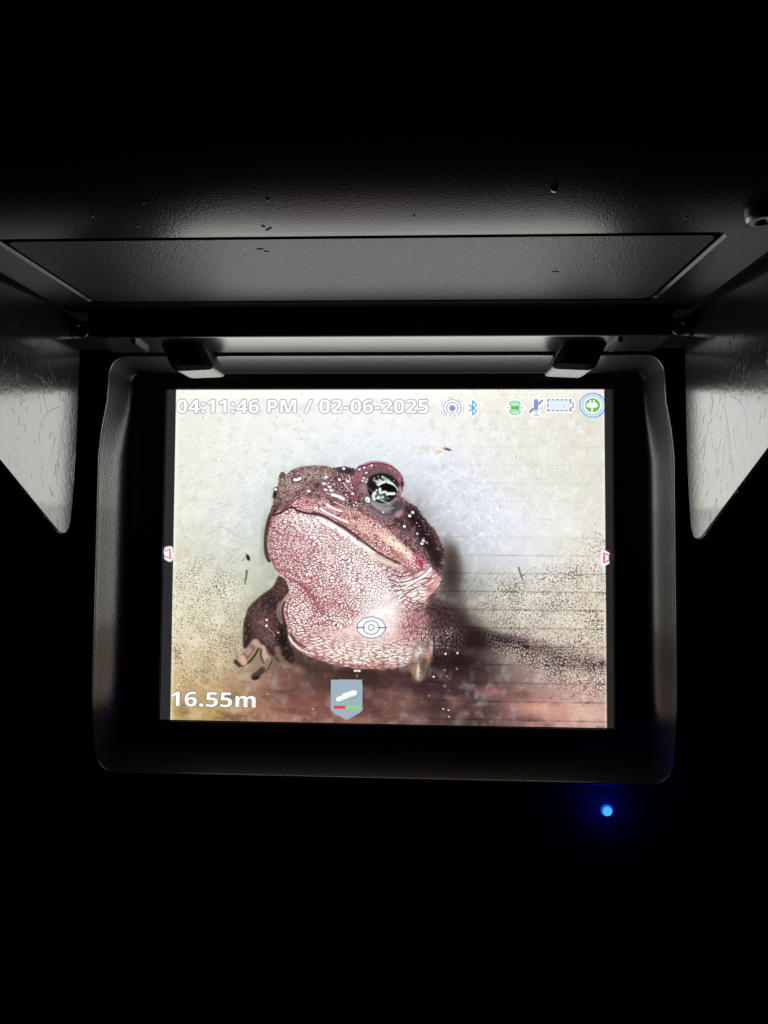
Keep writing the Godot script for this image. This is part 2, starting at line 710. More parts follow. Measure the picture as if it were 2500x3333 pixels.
func noise(seed_: int, frequency: float, octaves := 3) -> FastNoiseLite:
	var f := FastNoiseLite.new()
	f.seed = seed_
	f.frequency = frequency
	f.noise_type = FastNoiseLite.TYPE_SIMPLEX_SMOOTH
	f.fractal_type = FastNoiseLite.FRACTAL_FBM if octaves > 1 else FastNoiseLite.FRACTAL_NONE
	f.fractal_octaves = octaves
	return f


func cellular(seed_: int) -> FastNoiseLite:
	var f := FastNoiseLite.new()
	f.seed = seed_
	f.frequency = 1.0
	f.noise_type = FastNoiseLite.TYPE_CELLULAR
	f.fractal_type = FastNoiseLite.FRACTAL_NONE
	f.cellular_distance_function = FastNoiseLite.DISTANCE_EUCLIDEAN
	f.cellular_jitter = 0.85
	f.cellular_return_type = FastNoiseLite.RETURN_DISTANCE2_SUB
	return f


func skin(seed_: int, sx: float, sy: float, deg: float, warp: float, line: int, line_a: float, line_w: float, light: int, light_a: float, gap := -1.0) -> void:
	var f := cellular(seed_)
	var near := cellular(seed_)
	near.cellular_return_type = FastNoiseLite.RETURN_DISTANCE
	var w := noise(seed_ + 7, 0.018, 2)
	var g := noise(seed_ + 11, 0.11, 2)
	var lc := rgb(line)
	var hc := rgb(light)
	var ca := cos(deg_to_rad(deg))
	var sa := sin(deg_to_rad(deg))
	for y in TH:
		for x in TW:
			var i := y * TW + x
			if clip[i] < 3:
				continue
			var wx := w.get_noise_2d(x, y)
			var wy := w.get_noise_2d(x + 500.0, y)
			var px := x + warp * wx
			var py := y + warp * wy
			var u := (px * ca + py * sa) / sx
			var v := (py * ca - px * sa) / sy
			var e := f.get_noise_2d(u, v) + 1.0
			var d := near.get_noise_2d(u, v) + 1.0
			var keep := 1.0
			if gap > -1.0:
				keep = smoothstep(gap, gap + 0.3, g.get_noise_2d(x, y) + 0.6 * w.get_noise_2d(x * 0.8, y * 0.8)) * (0.75 + 0.5 * wx)
			lay(i, lc, line_a * keep * (1.0 - smoothstep(0.0, line_w * 1.5, e)))
			lay(i, hc, light_a * (1.0 - smoothstep(0.16, 0.58, d)) * smoothstep(0.0, line_w + 0.12, e) * (0.8 + 0.6 * wy))


func mottle(seed_: int, frequency: float, hex: int, lo: float, hi: float, a: float, stretch := 1.0, deg := 0.0) -> void:
	var f := noise(seed_, frequency, 4)
	var c := rgb(hex)
	var ca := cos(deg_to_rad(deg))
	var sa := sin(deg_to_rad(deg))
	for y in TH:
		for x in TW:
			var i := y * TW + x
			if not clip.is_empty() and clip[i] < 3:
				continue
			var v := smoothstep(lo, hi, f.get_noise_2d((x * ca + y * sa) / stretch, y * ca - x * sa))
			if v > 0.0:
				lay(i, c, a * v)


func scatter(seed_: int, n: int, r0: float, r1: float, aspect: float, deg: float, jitter: float, hexes: Array, a: float, rim := 0.0) -> void:
	var r := RandomNumberGenerator.new()
	r.seed = seed_
	var x0 := TW
	var x1 := 0
	var y0 := TH
	var y1 := 0
	for y in range(0, TH, 4):
		for x in range(0, TW, 4):
			if clip[y * TW + x] > 90:
				x0 = mini(x0, x)
				x1 = maxi(x1, x)
				y0 = mini(y0, y)
				y1 = maxi(y1, y)
	for k in n:
		var p := [r.randf_range(x0, x1), r.randf_range(y0, y1)]
		var s := r.randf_range(r0, r1)
		var d := deg + r.randf_range(-jitter, jitter)
		var h: int = hexes[r.randi() % hexes.size()]
		if clip[int(p[1]) * TW + int(p[0])] < 90:
			continue
		if rim > 0.0:
			blob(p, s * aspect + 1.6, s + 1.6, d, 0x3a2024, rim, 0.5)
		blob(p, s * aspect, s, d, h, a, 0.7)


func lettering(text: String, x0: float, x1: float, y0: float, y1: float, hex: int, edge: int, halo: float, edge_a: float) -> void:
	var font := SystemFont.new()
	font.font_names = PackedStringArray(["Droid Sans"])
	font.font_weight = 700
	var mesh := TextMesh.new()
	mesh.font = font
	mesh.text = text
	mesh.font_size = 96
	mesh.pixel_size = 0.01
	mesh.depth = 0.0
	mesh.curve_step = 1.0
	var box := mesh.get_aabb()
	var arrays := mesh.get_mesh_arrays()
	var v: PackedVector3Array = arrays[Mesh.ARRAY_VERTEX]
	var ix: PackedInt32Array = arrays[Mesh.ARRAY_INDEX]
	const N := 3
	var pad := 6
	var w := int(x1 - x0) + 2 * pad + 2
	var h := int(y1 - y0) + 2 * pad + 2
	var ox := int(x0) - pad
	var oy := int(y0) - pad
	var fine := PackedByteArray()
	fine.resize(w * h * N * N)
	for t in range(0, ix.size(), 3):
		var q := []
		for k in 3:
			var p := v[ix[t + k]]
			q.append(Vector2((lerpf(x0, x1, (p.x - box.position.x) / box.size.x) - ox) * N, (lerpf(y1, y0, (p.y - box.position.y) / box.size.y) - oy) * N))
		var a: Vector2 = q[0]
		var b: Vector2 = q[1]
		var c: Vector2 = q[2]
		for y in range(int(minf(a.y, minf(b.y, c.y))), int(maxf(a.y, maxf(b.y, c.y))) + 1):
			for x in range(int(minf(a.x, minf(b.x, c.x))), int(maxf(a.x, maxf(b.x, c.x))) + 1):
				var p := Vector2(x + 0.5, y + 0.5)
				var s0 := (b - a).cross(p - a)
				var s1 := (c - b).cross(p - b)
				var s2 := (a - c).cross(p - c)
				if (s0 >= 0 and s1 >= 0 and s2 >= 0) or (s0 <= 0 and s1 <= 0 and s2 <= 0):
					fine[y * w * N + x] = 1
	var body := PackedFloat32Array()
	body.resize(w * h)
	for y in h * N:
		for x in w * N:
			if fine[y * w * N + x]:
				body[(y / N) * w + x / N] += 1.0 / (N * N)
	var ec := rgb(edge)
	var fc := rgb(hex)
	var reach := int(halo + 1.0)
	for y in range(reach, h - reach):
		for x in range(reach, w - reach):
			var m := 0.0
			for dy in range(-reach, reach + 1):
				for dx in range(-reach, reach + 1):
					m = maxf(m, body[(y + dy) * w + x + dx] * clampf(halo + 0.5 - sqrt(dx * dx + dy * dy), 0.0, 1.0))
			var i := (y + oy) * TW + x + ox
			if m > 0.0 and x + ox >= 0 and x + ox < TW and y + oy < TH:
				lay(i, ec, m * edge_a)
				lay(i, fc, body[y * w + x])


func box_fill(p: Array, q: Array, hex: int, a := 1.0) -> void:
	var c := rgb(hex)
	for y in range(maxi(0, roundi(p[1])), mini(TH, roundi(q[1]))):
		for x in range(maxi(0, roundi(p[0])), mini(TW, roundi(q[0]))):
			lay(y * TW + x, c, a)


func cloud_of_tones() -> void:
	# broad tones of the picture, left to right and top to bottom
	var rows := [
		[0xE4E4DA, 0xE6E7DE, 0xE8E8E2, 0xE9E9E4, 0xEAEAE6, 0xEAEAE6, 0xEAEAE6, 0xE8E8E2, 0xE6E4DC, 0xE2E0D6, 0xE0DED2, 0xDAD8CE],
		[0xE1E2D7, 0xE4E5DC, 0xE5E7E1, 0xE4E7E6, 0xE0E5E7, 0xE2E6EA, 0xE3E6EA, 0xE4E5E8, 0xE3E3E0, 0xE0DFD8, 0xDEDCD2, 0xDAD8CC],
		[0xDEDFD3, 0xDFE1D8, 0xDCE0DC, 0xCED5D3, 0xC2C8CA, 0xC2C8CC, 0xC6CCD4, 0xD4D8E2, 0xDCDEE4, 0xDDDDD8, 0xDCDBD2, 0xD8D6CA],
		[0xDBDCCE, 0xD8DBD3, 0xCED2D2, 0xB4BAB0, 0x707070, 0x706868, 0x7A7676, 0xBCC0C8, 0xD4D8E2, 0xDEDFE4, 0xE0DFDA, 0xDCD9CE],
		[0xD2D2C1, 0xCFD0C5, 0xC5C9BF, 0xA0A496, 0x604c4c, 0x604c4c, 0x5a4848, 0x8c8886, 0xC2C5C9, 0xD4D5D8, 0xDAD9D4, 0xDAD4C8],
		[0xD4D2BC, 0xD0D0BC, 0xBCBDAB, 0x8e8a7e, 0x604c4c, 0x604c4c, 0x584444, 0x685c58, 0xA7A69F, 0xBEBEB2, 0xCCC8BC, 0xCEC4B2],
		[0xD4CDB0, 0xCEC6AA, 0xA09A88, 0x5a4c48, 0x584444, 0x604848, 0x503e3c, 0x483c3a, 0x928c82, 0xBAB2A4, 0xCAC0B0, 0xCCC0AC],
		[0xCBB892, 0xBCA984, 0x94806a, 0x6a5048, 0x55403c, 0x483432, 0x3e2e2e, 0x382a2c, 0x483a3a, 0x86746a, 0xAA9A8e, 0xBFA898],
		[0xB89D64, 0xB0905e, 0x9c765a, 0x865a50, 0x7a5048, 0x6e4a42, 0x6c4e48, 0x54403c, 0x4a3a38, 0x8a6460, 0xB88A82, 0xC8A092],
	]
	var im := Image.create(12, 9, false, Image.FORMAT_RGBF)
	for y in 9:
		for x in 12:
			im.set_pixel(x, y, rgb(rows[y][x]))
	im.resize(TW, TH, Image.INTERPOLATE_CUBIC)
	var d := im.get_data().to_float32_array()
	for a in [red, green, blue, cover]:
		a.resize(TW * TH)
	for i in TW * TH:
		red[i] = d[i * 3]
		green[i] = d[i * 3 + 1]
		blue[i] = d[i * 3 + 2]


func paint_wall() -> void:
	clip = PackedByteArray()
	mottle(3, 0.02, 0xffffff, 0.0, 0.5, 0.22)
	mottle(4, 0.03, 0xb4b6b0, 0.1, 0.6, 0.22)
	# fanned trowel marks round the animal
	clip = region([24.5, 110.7, 159.8, 95.9, 262.0, 110.2, 442.6, 88.2, 622.0, 123.9, 736.0, 209.3, 792.6, 308.5, 736.4, 393.8, 623.0, 309.7, 551.1, 188.7, 443.3, 160.3, 299.1, 168.0, 228.2, 269.3, 194.0, 384.5, 77.8, 385.5], 40.0)
	mottle(5, 0.075, 0xf6f8f8, 0.15, 0.6, 0.4, 3.0, -34.0)
	mottle(6, 0.08, 0xaab2b4, 0.2, 0.7, 0.35, 3.4, -30.0)
	clip = region([607.8, 131.1, 707.5, 166.6, 792.5, 265.9, 792.6, 350.9, 694.0, 351.7, 636.9, 252.6], 36.0)
	mottle(7, 0.07, 0xf4f6ff, 0.15, 0.55, 0.5, 2.6, 38.0)
	mottle(8, 0.08, 0xaab2be, 0.2, 0.6, 0.3, 2.6, 38.0)
	# grime: broken outlines of small cells, thickest low down on both sides
	clip = region([6.2, 443.6, 122.8, 456.7, 210.7, 519.9, 197.9, 612.2, 170.4, 683.3, 12.3, 714.2], 40.0)
	mottle(15, 0.03, 0xa4946c, 0.1, 0.6, 0.25)
	mottle(16, 0.09, 0x6c5c40, 0.25, 0.7, 0.25)
	clip = region([1051.0, 320.7, 904.6, 413.3, 792.7, 477.6, 792.8, 575.6, 904.1, 657.4, 1048.7, 696.4], 40.0)
	mottle(17, 0.03, 0x9c8874, 0.1, 0.6, 0.25)
	mottle(18, 0.1, 0x6c5448, 0.2, 0.6, 0.4)
	clip = region([5.6, 414.9, 78.3, 407.1, 151.1, 420.7, 195.2, 456.0, 197.6, 598.1, 170.1, 669.2, 84.1, 691.8, 11.9, 700.0], 30.0)
	skin(21, 6.6, 5.6, 0.0, 9.9, 0x705c42, 0.8, 0.3, 0xeee8d6, 0.5, -0.02)
	skin(27, 15.0, 13.0, 20.0, 9.9, 0x5c4a34, 0.5, 0.06, 0xe8e4cc, 0.0, 0.06)
	clip = region([47.6, 335.4, 164.5, 356.1, 194.7, 427.4, 64.5, 443.0, 5.6, 414.9], 30.0)
	skin(22, 6.6, 5.6, 0.0, 9.9, 0x847a5e, 0.6, 0.18, 0xe8e4cc, 0.0, 0.18)
	clip = region([1051.1, 299.6, 974.4, 349.4, 904.6, 392.2, 834.7, 414.0, 736.6, 450.1, 764.9, 562.0, 834.7, 595.9, 904.1, 657.4, 1048.7, 696.4], 30.0)
	skin(23, 6.8, 5.8, 0.0, 9.9, 0x604a3a, 0.82, 0.3, 0xf2ece4, 0.55, -0.04)
	skin(28, 14.0, 12.0, 40.0, 9.9, 0x583e3a, 0.6, 0.06, 0xeae4d8, 0.0, 0.08)
	clip = region([785.9, 575.7, 834.7, 554.1, 918.1, 594.7, 1049.2, 620.5, 1048.8, 682.6, 959.3, 691.0, 876.3, 650.9, 792.9, 610.4], 22.0)
	skin(24, 7.6, 6.4, 0.0, 9.1, 0x44242c, 0.95, 0.26, 0xf4e4da, 0.5, -0.25)
	clip = region([680.3, 450.8, 764.6, 414.7, 806.7, 477.5, 778.8, 561.8, 708.8, 541.8], 30.0)
	mottle(9, 0.1, 0x5c5450, 0.1, 0.5, 0.4, 4.0, -45.0)
	clip = region([778.9, 610.7, 876.4, 630.0, 1048.8, 682.6, 1048.4, 744.5, 903.9, 747.2, 793.0, 693.8], 24.0)
	mottle(10, 0.09, 0x6c4844, 0.2, 0.5, 0.35, 2.5, -35.0)
	# the pipe floor
	clip = region([11.5, 678.8, 169.9, 655.0, 270.5, 667.5, 483.9, 650.1, 695.1, 653.7, 834.7, 679.3, 1048.6, 717.0, 1048.2, 778.8, 14.2, 798.8], 22.0)
	mottle(11, 0.012, 0xb88478, 0.0, 0.5, 0.4, 1.8)
	mottle(12, 0.02, 0x4c3430, 0.05, 0.7, 0.5, 2.2)
	mottle(13, 0.05, 0xb48878, 0.2, 0.8, 0.22)
	mottle(19, 0.08, 0x3c2826, 0.2, 0.8, 0.22)
	clip = region([12.6, 728.3, 127.9, 719.2, 243.2, 752.3, 243.9, 794.3, 14.2, 798.8], 24.0)
	mottle(14, 0.05, 0xc8b070, -0.1, 0.4, 0.35)
	clip = PackedByteArray()
	blob([466.8, 678.7], 190, 26, 2, 0x2c1c1c, 0.55)
	blob([322.6, 709.6], 130, 34, 4, 0x5c3c34, 0.55)
	blob([483.3, 729.0], 120, 40, 2, 0x4c302e, 0.55)
	blob([402.9, 695.6], 150, 18, 3, 0x46302c, 0.6)
	blob([553.1, 724.6], 70, 40, 0, 0x7c5850, 0.4)
	blob([638.8, 729.3], 80, 60, 0, 0x402c2e, 0.6)
	clip = PackedByteArray()
	stroke([711.1, 570.6, 787.0, 582.2, 850.1, 593.9, 928.5, 617.9, 1025.2, 632.0], 46, 24, 0x3c2828, 0.55, 26.0)
	stroke([723.7, 564.1, 787.0, 575.9, 837.5, 584.6], 26, 14, 0x1c1416, 0.8, 16.0)
	clip = region([736.4, 560.8, 787.0, 566.4, 850.1, 575.0, 944.2, 598.8, 1025.3, 616.4, 1025.1, 647.7, 928.4, 636.7, 818.6, 613.2, 755.5, 601.6], 10.0)
	skin(80, 7.0, 6.0, 0.0, 6.0, 0x201416, 0.8, 0.26, 0xdcc8be, 0.6, -0.15)
	clip = PackedByteArray()
	blob([845.3, 594.0], 9, 6, 0, 0x201818, 0.9)
	blob([890.8, 634.1], 8, 6, 0, 0x302422, 0.8)
	blob([1015.9, 625.9], 12, 8, -30, 0x302020, 0.8)
	blob([762.0, 695.8], 55, 22, 4, 0xc87c84, 0.5)
	blob([881.3, 731.3], 120, 26, 3, 0xd8a48c, 0.6)
	blob([981.1, 738.8], 60, 26, 3, 0xd6b8a0, 0.5)
	# small marks on the wall
	for k in [[86.1, 65.7], [262.8, 67.2], [325.3, 73.7], [304.2, 93.4], [320.9, 116.3], [334.7, 118.6], [132.8, 168.6], [37.3, 193.6], [128.1, 269.1], [69.8, 322.3], [50.5, 347.8], [866.2, 174.1], [915.4, 183.6], [867.7, 208.5], [877.3, 205.9], [783.5, 272.2], [731.0, 337.6], [820.0, 157.2], [695.1, 106.7], [897.7, 302.2], [1000.2, 310.1], [1002.3, 330.1], [960.1, 80.4]]:
		blob(k, 3.2, 2.4, 30, 0x7c776c, 0.65, 0.9)
	stroke([124.8, 322.9, 147.2, 327.6, 167.2, 342.0, 188.7, 351.6], 1.4, 1.0, 0x948c74, 0.6)
	stroke([181.3, 213.3, 191.0, 200.1, 200.6, 183.8], 1.6, 1.0, 0xb4b8b2, 0.5)
	blob([199.6, 395.2], 6, 11, -22, 0x2c2418, 0.95, 0.6)
	stroke([184.7, 403.5, 195.9, 392.0, 192.5, 384.0], 1.4, 1.0, 0x3c3424, 0.8)
	stroke([197.5, 426.5, 195.2, 442.7, 193.8, 455.6], 6, 3, 0x54503c, 0.75, 3.0)
	stroke([826.4, 412.3, 830.5, 426.5, 835.0, 439.2], 4, 2.5, 0x4c4034, 0.75, 2.0)
	stroke([832.8, 431.3, 839.1, 429.6], 3, 1, 0x382c24, 0.8)
	stroke([847.1, 239.1, 856.6, 261.5, 869.3, 279.0, 884.4, 291.7], 2.2, 1.4, 0xacaca8, 0.3)
	stroke([850.3, 237.5, 860.4, 259.9, 872.4, 275.8, 886.7, 288.5], 1.4, 1.4, 0xf4f4f0, 0.3)
	blob([642.9, 145.8], 11, 6, -20, 0xd8c070, 0.8, 0.9)
	blob([662.2, 139.9], 15, 5, 14, 0x5c5048, 0.9, 0.8)
	blob([656.6, 127.6], 11, 8, 0, 0xf4f4f2, 0.9, 0.6)
	stroke([648.5, 118.8, 656.6, 130.2, 659.9, 137.3], 1.2, 1.4, 0x8c8880, 0.7)


func paint_toad() -> void:
	clip = PackedByteArray()
	# cast shadow on the wall and the floor
	blob([237.4, 347.6], 14, 90, 4, 0x8c8a74, 0.6)
	blob([672.1, 432.8], 44, 105, -8, 0x3c302c, 0.95)
	blob([675.3, 391.9], 28, 70, -12, 0x40322e, 0.7)
	blob([696.4, 557.9], 74, 76, 0, 0x342624, 0.9)
	blob([723.8, 583.1], 84, 42, 12, 0x241818, 0.95)
	blob([673.2, 621.7], 130, 34, 3, 0x201416, 0.95)
	blob([686.0, 643.6], 110, 26, 2, 0x2c1c1e, 0.85)
	blob([613.2, 685.7], 120, 34, 0, 0x34222a, 0.7)
	blob([635.7, 732.5], 66, 30, 0, 0x3c2a2a, 0.6)
	blob([472.6, 659.1], 190, 22, 2, 0x382622, 0.9)
	blob([342.1, 640.9], 80, 34, 25, 0x3c2c28, 0.75)
	# head and back: dark, wet skin
	var head := region([248.1, 319.8, 249.7, 285.2, 257.0, 266.0, 259.4, 236.5, 268.6, 223.3, 271.0, 198.2, 277.6, 195.4, 286.8, 200.2, 304.7, 187.6, 336.0, 179.5, 370.8, 179.4, 398.6, 183.1, 419.4, 180.9, 433.3, 183.6, 449.0, 187.7, 456.9, 180.8, 474.8, 174.8, 497.3, 173.3, 519.7, 177.8, 540.5, 188.4, 554.4, 203.9, 560.7, 220.5, 558.1, 236.7, 554.7, 247.0, 566.9, 259.7, 584.1, 271.0, 599.6, 286.3, 612.8, 305.1, 630.7, 323.9, 645.1, 347.7, 656.5, 375.0, 658.4, 402.2, 651.7, 426.2, 641.5, 439.9, 607.3, 426.6, 538.8, 406.8, 435.1, 352.9, 330.6, 298.5, 295.7, 284.9, 261.0, 295.5], 2.0, true, 1.1)
	clip = head
	fill(0x7e5c5e)
	blob([350.2, 201.3], 70, 24, -8, 0xa08c80, 0.9)
	blob([301.7, 222.4], 42, 28, -40, 0xa08e86, 0.95)
	blob([398.8, 197.7], 50, 22, 10, 0x6c5656, 0.8)
	blob([323.0, 246.6], 60, 24, -30, 0x94606a, 0.8)
	blob([420.0, 235.7], 44, 40, 20, 0x7c6060, 0.8)
	blob([419.5, 190.6], 30, 16, 10, 0x3c3234, 0.9)
	blob([433.6, 207.9], 20, 34, 0, 0x9c5c6c, 0.85)
	blob([260.7, 278.2], 30, 40, 30, 0x74504e, 0.8)
	blob([441.1, 263.2], 46, 16, 32, 0x9c5c60, 0.8)
	mottle(31, 0.06, 0x42292e, 0.1, 0.55, 0.6)
	mottle(32, 0.08, 0xd8b0b0, 0.15, 0.6, 0.55)
	skin(33, 6.6, 5.4, 30.0, 6.8, 0x38242a, 0.5, 0.2, 0xdcbaba, 0.52)
	blob([592.9, 296.7], 60, 30, 48, 0x32282a, 0.95)
	blob([617.1, 344.5], 72, 36, 62, 0x34282a, 0.95)
	blob([641.2, 385.3], 60, 30, 75, 0x3c2c2c, 0.9)
	blob([565.3, 283.1], 34, 22, 40, 0x6c484c, 0.8)
	blob([558.7, 317.5], 50, 18, 38, 0x4c3c42, 0.95)
	blob([429.9, 190.6], 40, 15, 8, 0x3a3032, 0.85)
	blob([351.2, 281.1], 60, 14, 15, 0xa85c68, 0.7)
	blob([288.6, 278.0], 40, 18, -35, 0x9c5c66, 0.7)
	blob([378.3, 225.5], 34, 22, 20, 0x6c5452, 0.7)
	blob([447.8, 245.9], 20, 44, -10, 0x8c5058, 0.7)
	blob([461.4, 214.7], 26, 40, 10, 0x7c5460, 0.7)
	clip = region([260.0, 233.0, 301.3, 191.1, 349.9, 180.5, 395.2, 183.8, 371.3, 218.6, 336.4, 211.8, 305.4, 236.3, 271.1, 271.2, 257.1, 271.2], 12.0)
	mottle(34, 0.06, 0xb09c90, -0.1, 0.3, 0.7)
	skin(35, 16.0, 7.0, -25.0, 7.6, 0x4c3c38, 0.35, 0.12, 0xc8b8ae, 0.35)
	# left rim of the jaw in shade
	clip = PackedByteArray()
	stroke([260.8, 281.6, 250.0, 305.9, 244.1, 333.7, 242.1, 361.3, 243.6, 385.5, 249.4, 400.9], 15, 10, 0x4a3230, 0.95, 3.0)
	# throat and belly
	var belly := region([260.9, 291.3, 251.5, 316.3, 245.0, 344.0, 244.7, 368.2, 249.9, 390.6, 262.9, 419.8, 278.8, 436.8, 291.2, 455.5, 297.6, 468.2, 288.8, 482.0, 283.0, 508.8, 286.8, 532.7, 294.7, 556.5, 299.2, 576.9, 314.0, 601.2, 341.9, 619.8, 383.3, 633.4, 424.5, 643.0, 465.7, 647.7, 506.6, 648.4, 544.1, 644.5, 574.6, 635.9, 594.9, 623.5, 622.0, 609.6, 655.8, 585.4, 676.1, 561.5, 669.2, 534.6, 641.9, 511.2, 618.0, 499.6, 619.6, 484.3, 645.0, 461.9, 650.1, 444.9, 641.5, 429.7, 622.6, 409.4, 615.8, 406.1, 603.9, 416.4, 555.9, 406.6, 490.5, 374.7, 421.1, 327.2, 379.2, 301.6, 351.4, 292.1, 323.5, 284.7, 295.6, 279.7], 2.0, true, 0.5)
	clip = belly
	fill(0xcc9e9c)
	blob([421.3, 353.0], 120, 60, 20, 0xf0e4dc, 0.9)
	blob([351.7, 319.1], 80, 40, 20, 0xeee0d8, 0.85)
	blob([470.3, 428.0], 110, 80, 30, 0xeeded6, 0.85)
	blob([512.2, 502.6], 90, 80, 0, 0xfaf6f2, 1.0)
	blob([488.7, 553.9], 80, 60, 0, 0xfcfaf8, 1.0)
	blob([566.6, 461.1], 80, 40, -20, 0xf2e6dc, 0.95)
	blob([597.4, 477.8], 40, 34, 0, 0xf0e8e0, 0.9)
	blob([423.6, 558.1], 100, 60, 10, 0xecd8cc, 0.85)
	blob([268.9, 361.1], 34, 90, 0, 0xc08888, 0.85)
	blob([326.1, 477.4], 50, 40, 40, 0xc89a98, 0.7)
	blob([316.4, 522.0], 46, 60, 0, 0xd8b4ac, 0.8)
	blob([367.9, 504.3], 70, 22, 52, 0xb47c80, 0.75)
	blob([355.0, 569.3], 80, 30, 30, 0xc89a98, 0.75)
	blob([580.8, 542.5], 40, 60, 5, 0xbc8482, 0.9)
	blob([638.6, 541.7], 56, 70, 0, 0x845e5e, 0.9)
	blob([672.6, 554.8], 44, 70, 0, 0x46302f, 1.0)
	blob([624.9, 511.4], 60, 26, 10, 0x54403e, 0.9)
	blob([608.3, 586.1], 60, 30, -20, 0xb49488, 0.9)
	blob([642.3, 602.5], 60, 30, -30, 0x3c2a2a, 1.0)
	blob([472.1, 611.8], 180, 34, 2, 0xeedfd0, 0.9)
	blob([550.6, 600.5], 70, 34, -12, 0xf0e2d4, 0.85)
	blob([465.6, 642.3], 190, 18, 3, 0xa87068, 0.85)
	blob([355.6, 620.3], 90, 18, 24, 0xa87872, 0.9)
	blob([631.3, 446.8], 34, 40, 20, 0xc88c88, 0.85)
	mottle(41, 0.03, 0xb87880, 0.0, 0.5, 0.35)
	clip = belly
	blob([442.5, 394.0], 120, 56, 30, 0xfff8f4, 0.34)
	blob([422.3, 442.2], 90, 60, 0, 0xfff8f4, 0.3)
	blob([262.7, 409.4], 40, 60, 20, 0x8c4c52, 0.45)
	blob([566.3, 427.0], 50, 16, 20, 0x9c6c64, 0.35)
	blob([386.3, 311.9], 80, 14, 24, 0xfffaf4, 0.5)
	blob([484.3, 451.8], 84, 60, 0, 0xfff8f4, 0.4)
	blob([351.8, 326.0], 70, 20, 22, 0xfff4ee, 0.45)
	blob([532.5, 471.7], 60, 50, 0, 0xfffaf6, 0.4)
	blob([319.8, 518.6], 30, 44, 0, 0xf4d8d0, 0.35)
	blob([261.9, 354.3], 22, 70, 0, 0x9c5c60, 0.4)
	blob([304.2, 395.3], 60, 18, 20, 0xa06468, 0.3)
	blob([375.2, 531.5], 46, 16, 40, 0x9c585e, 0.4)
	blob([347.0, 487.5], 40, 12, 48, 0x8c464e, 0.5)
	blob([308.5, 457.1], 30, 10, 35, 0x8c464e, 0.45)
	blob([446.0, 404.3], 120, 84, 20, 0xfffaf8, 0.3)
	blob([488.0, 475.6], 110, 90, 0, 0xfffaf8, 0.3)
	blob([337.8, 319.2], 70, 40, 20, 0xfffaf8, 0.3)
	# granules of the throat
	clip = region([246.9, 285.2, 302.5, 277.9, 379.3, 305.1, 490.5, 379.8, 556.0, 416.9, 566.6, 457.7, 532.7, 495.5, 471.2, 520.1, 423.6, 554.7, 354.9, 562.5, 293.0, 577.0, 278.2, 512.2, 298.3, 467.5, 245.4, 409.6], 8.0)
	for i in TW * TH:
		clip[i] = mini(clip[i], belly[i])
	skin(42, 7.8, 5.8, 12.0, 9.1, 0x6c343a, 0.74, 0.24, 0xfffcfa, 1.0)
	mottle(55, 0.03, 0x9c6066, 0.15, 0.6, 0.4)
	mottle(56, 0.03, 0xfff8f4, 0.1, 0.5, 0.35)
	clip = region([247.0, 295.6, 302.7, 288.3, 379.4, 312.0, 435.1, 346.0, 400.9, 373.8, 352.6, 384.5, 297.3, 395.3, 252.3, 409.5], 26.0)
	for i in TW * TH:
		clip[i] = mini(clip[i], belly[i])
	skin(43, 13.0, 5.0, 14.0, 9.9, 0x844450, 0.5, 0.2, 0xfffaf6, 0.9)
	# creases along the belly's lower edge
	clip = region([292.5, 546.2, 354.8, 559.1, 423.8, 575.1, 506.1, 587.6, 567.4, 576.5, 594.9, 610.0, 574.7, 640.6, 506.7, 651.8, 404.0, 643.3, 307.2, 607.4], 14.0)
	for i in TW * TH:
		clip[i] = mini(clip[i], belly[i])
	skin(44, 17.0, 5.2, 7.0, 8.4, 0x744040, 0.6, 0.2, 0xfff8f0, 0.95)
	clip = region([465.0, 581.4, 567.5, 586.7, 588.1, 610.1, 567.8, 634.0, 506.6, 641.7, 444.9, 629.1], 18.0)
	skin(50, 22.0, 5.4, -2.0, 6.1, 0x6c4438, 0.5, 0.16, 0xfffaf0, 0.6)
	# upright folds below the arm pit
	clip = region([549.8, 495.3, 580.5, 501.8, 621.4, 504.7, 658.9, 514.4, 669.3, 558.2, 642.3, 585.6, 594.8, 603.2, 560.7, 586.8], 14.0)
	skin(45, 5.6, 15.0, 10.0, 6.1, 0x643238, 0.6, 0.22, 0xecccc8, 0.7)
	clip = region([587.7, 552.6, 642.0, 538.3, 676.0, 554.8, 669.4, 581.9, 635.5, 595.9, 605.0, 603.1], 12.0)
	skin(46, 9.0, 7.0, -40.0, 5.3, 0x34202a, 0.6, 0.25, 0xdcc8c8, 0.75)
	clip = PackedByteArray()
	blob([672.6, 551.4], 50, 74, 8, 0x2c1e1e, 0.75)
	blob([641.9, 511.2], 60, 20, 12, 0x382826, 0.75)
	blob([638.7, 548.5], 40, 50, 0, 0x4c3234, 0.35)
	blob([649.1, 592.3], 60, 30, -25, 0x281a1c, 0.7)
	blob([591.0, 542.4], 40, 56, 6, 0x8c585a, 0.35)
	clip = region([621.4, 504.7, 655.4, 490.7, 686.0, 514.1, 699.7, 554.5, 696.5, 595.0, 669.5, 615.6, 639.0, 602.6, 631.9, 558.7], 14.0)
	fill(0x3c2b2b, 0.55)
	skin(79, 5.0, 13.0, 18.0, 5.0, 0x1c1216, 0.6, 0.24, 0x94706e, 0.5)
	clip = PackedByteArray()
	# fine grains of the bright patch
	clip = region([498.1, 461.9, 549.7, 481.7, 556.8, 525.8, 540.1, 573.5, 492.4, 581.0, 457.9, 557.7, 464.4, 520.2], 16.0)
	skin(47, 8.0, 6.0, -30.0, 6.8, 0xa88c84, 0.4, 0.14, 0xffffff, 0.4)
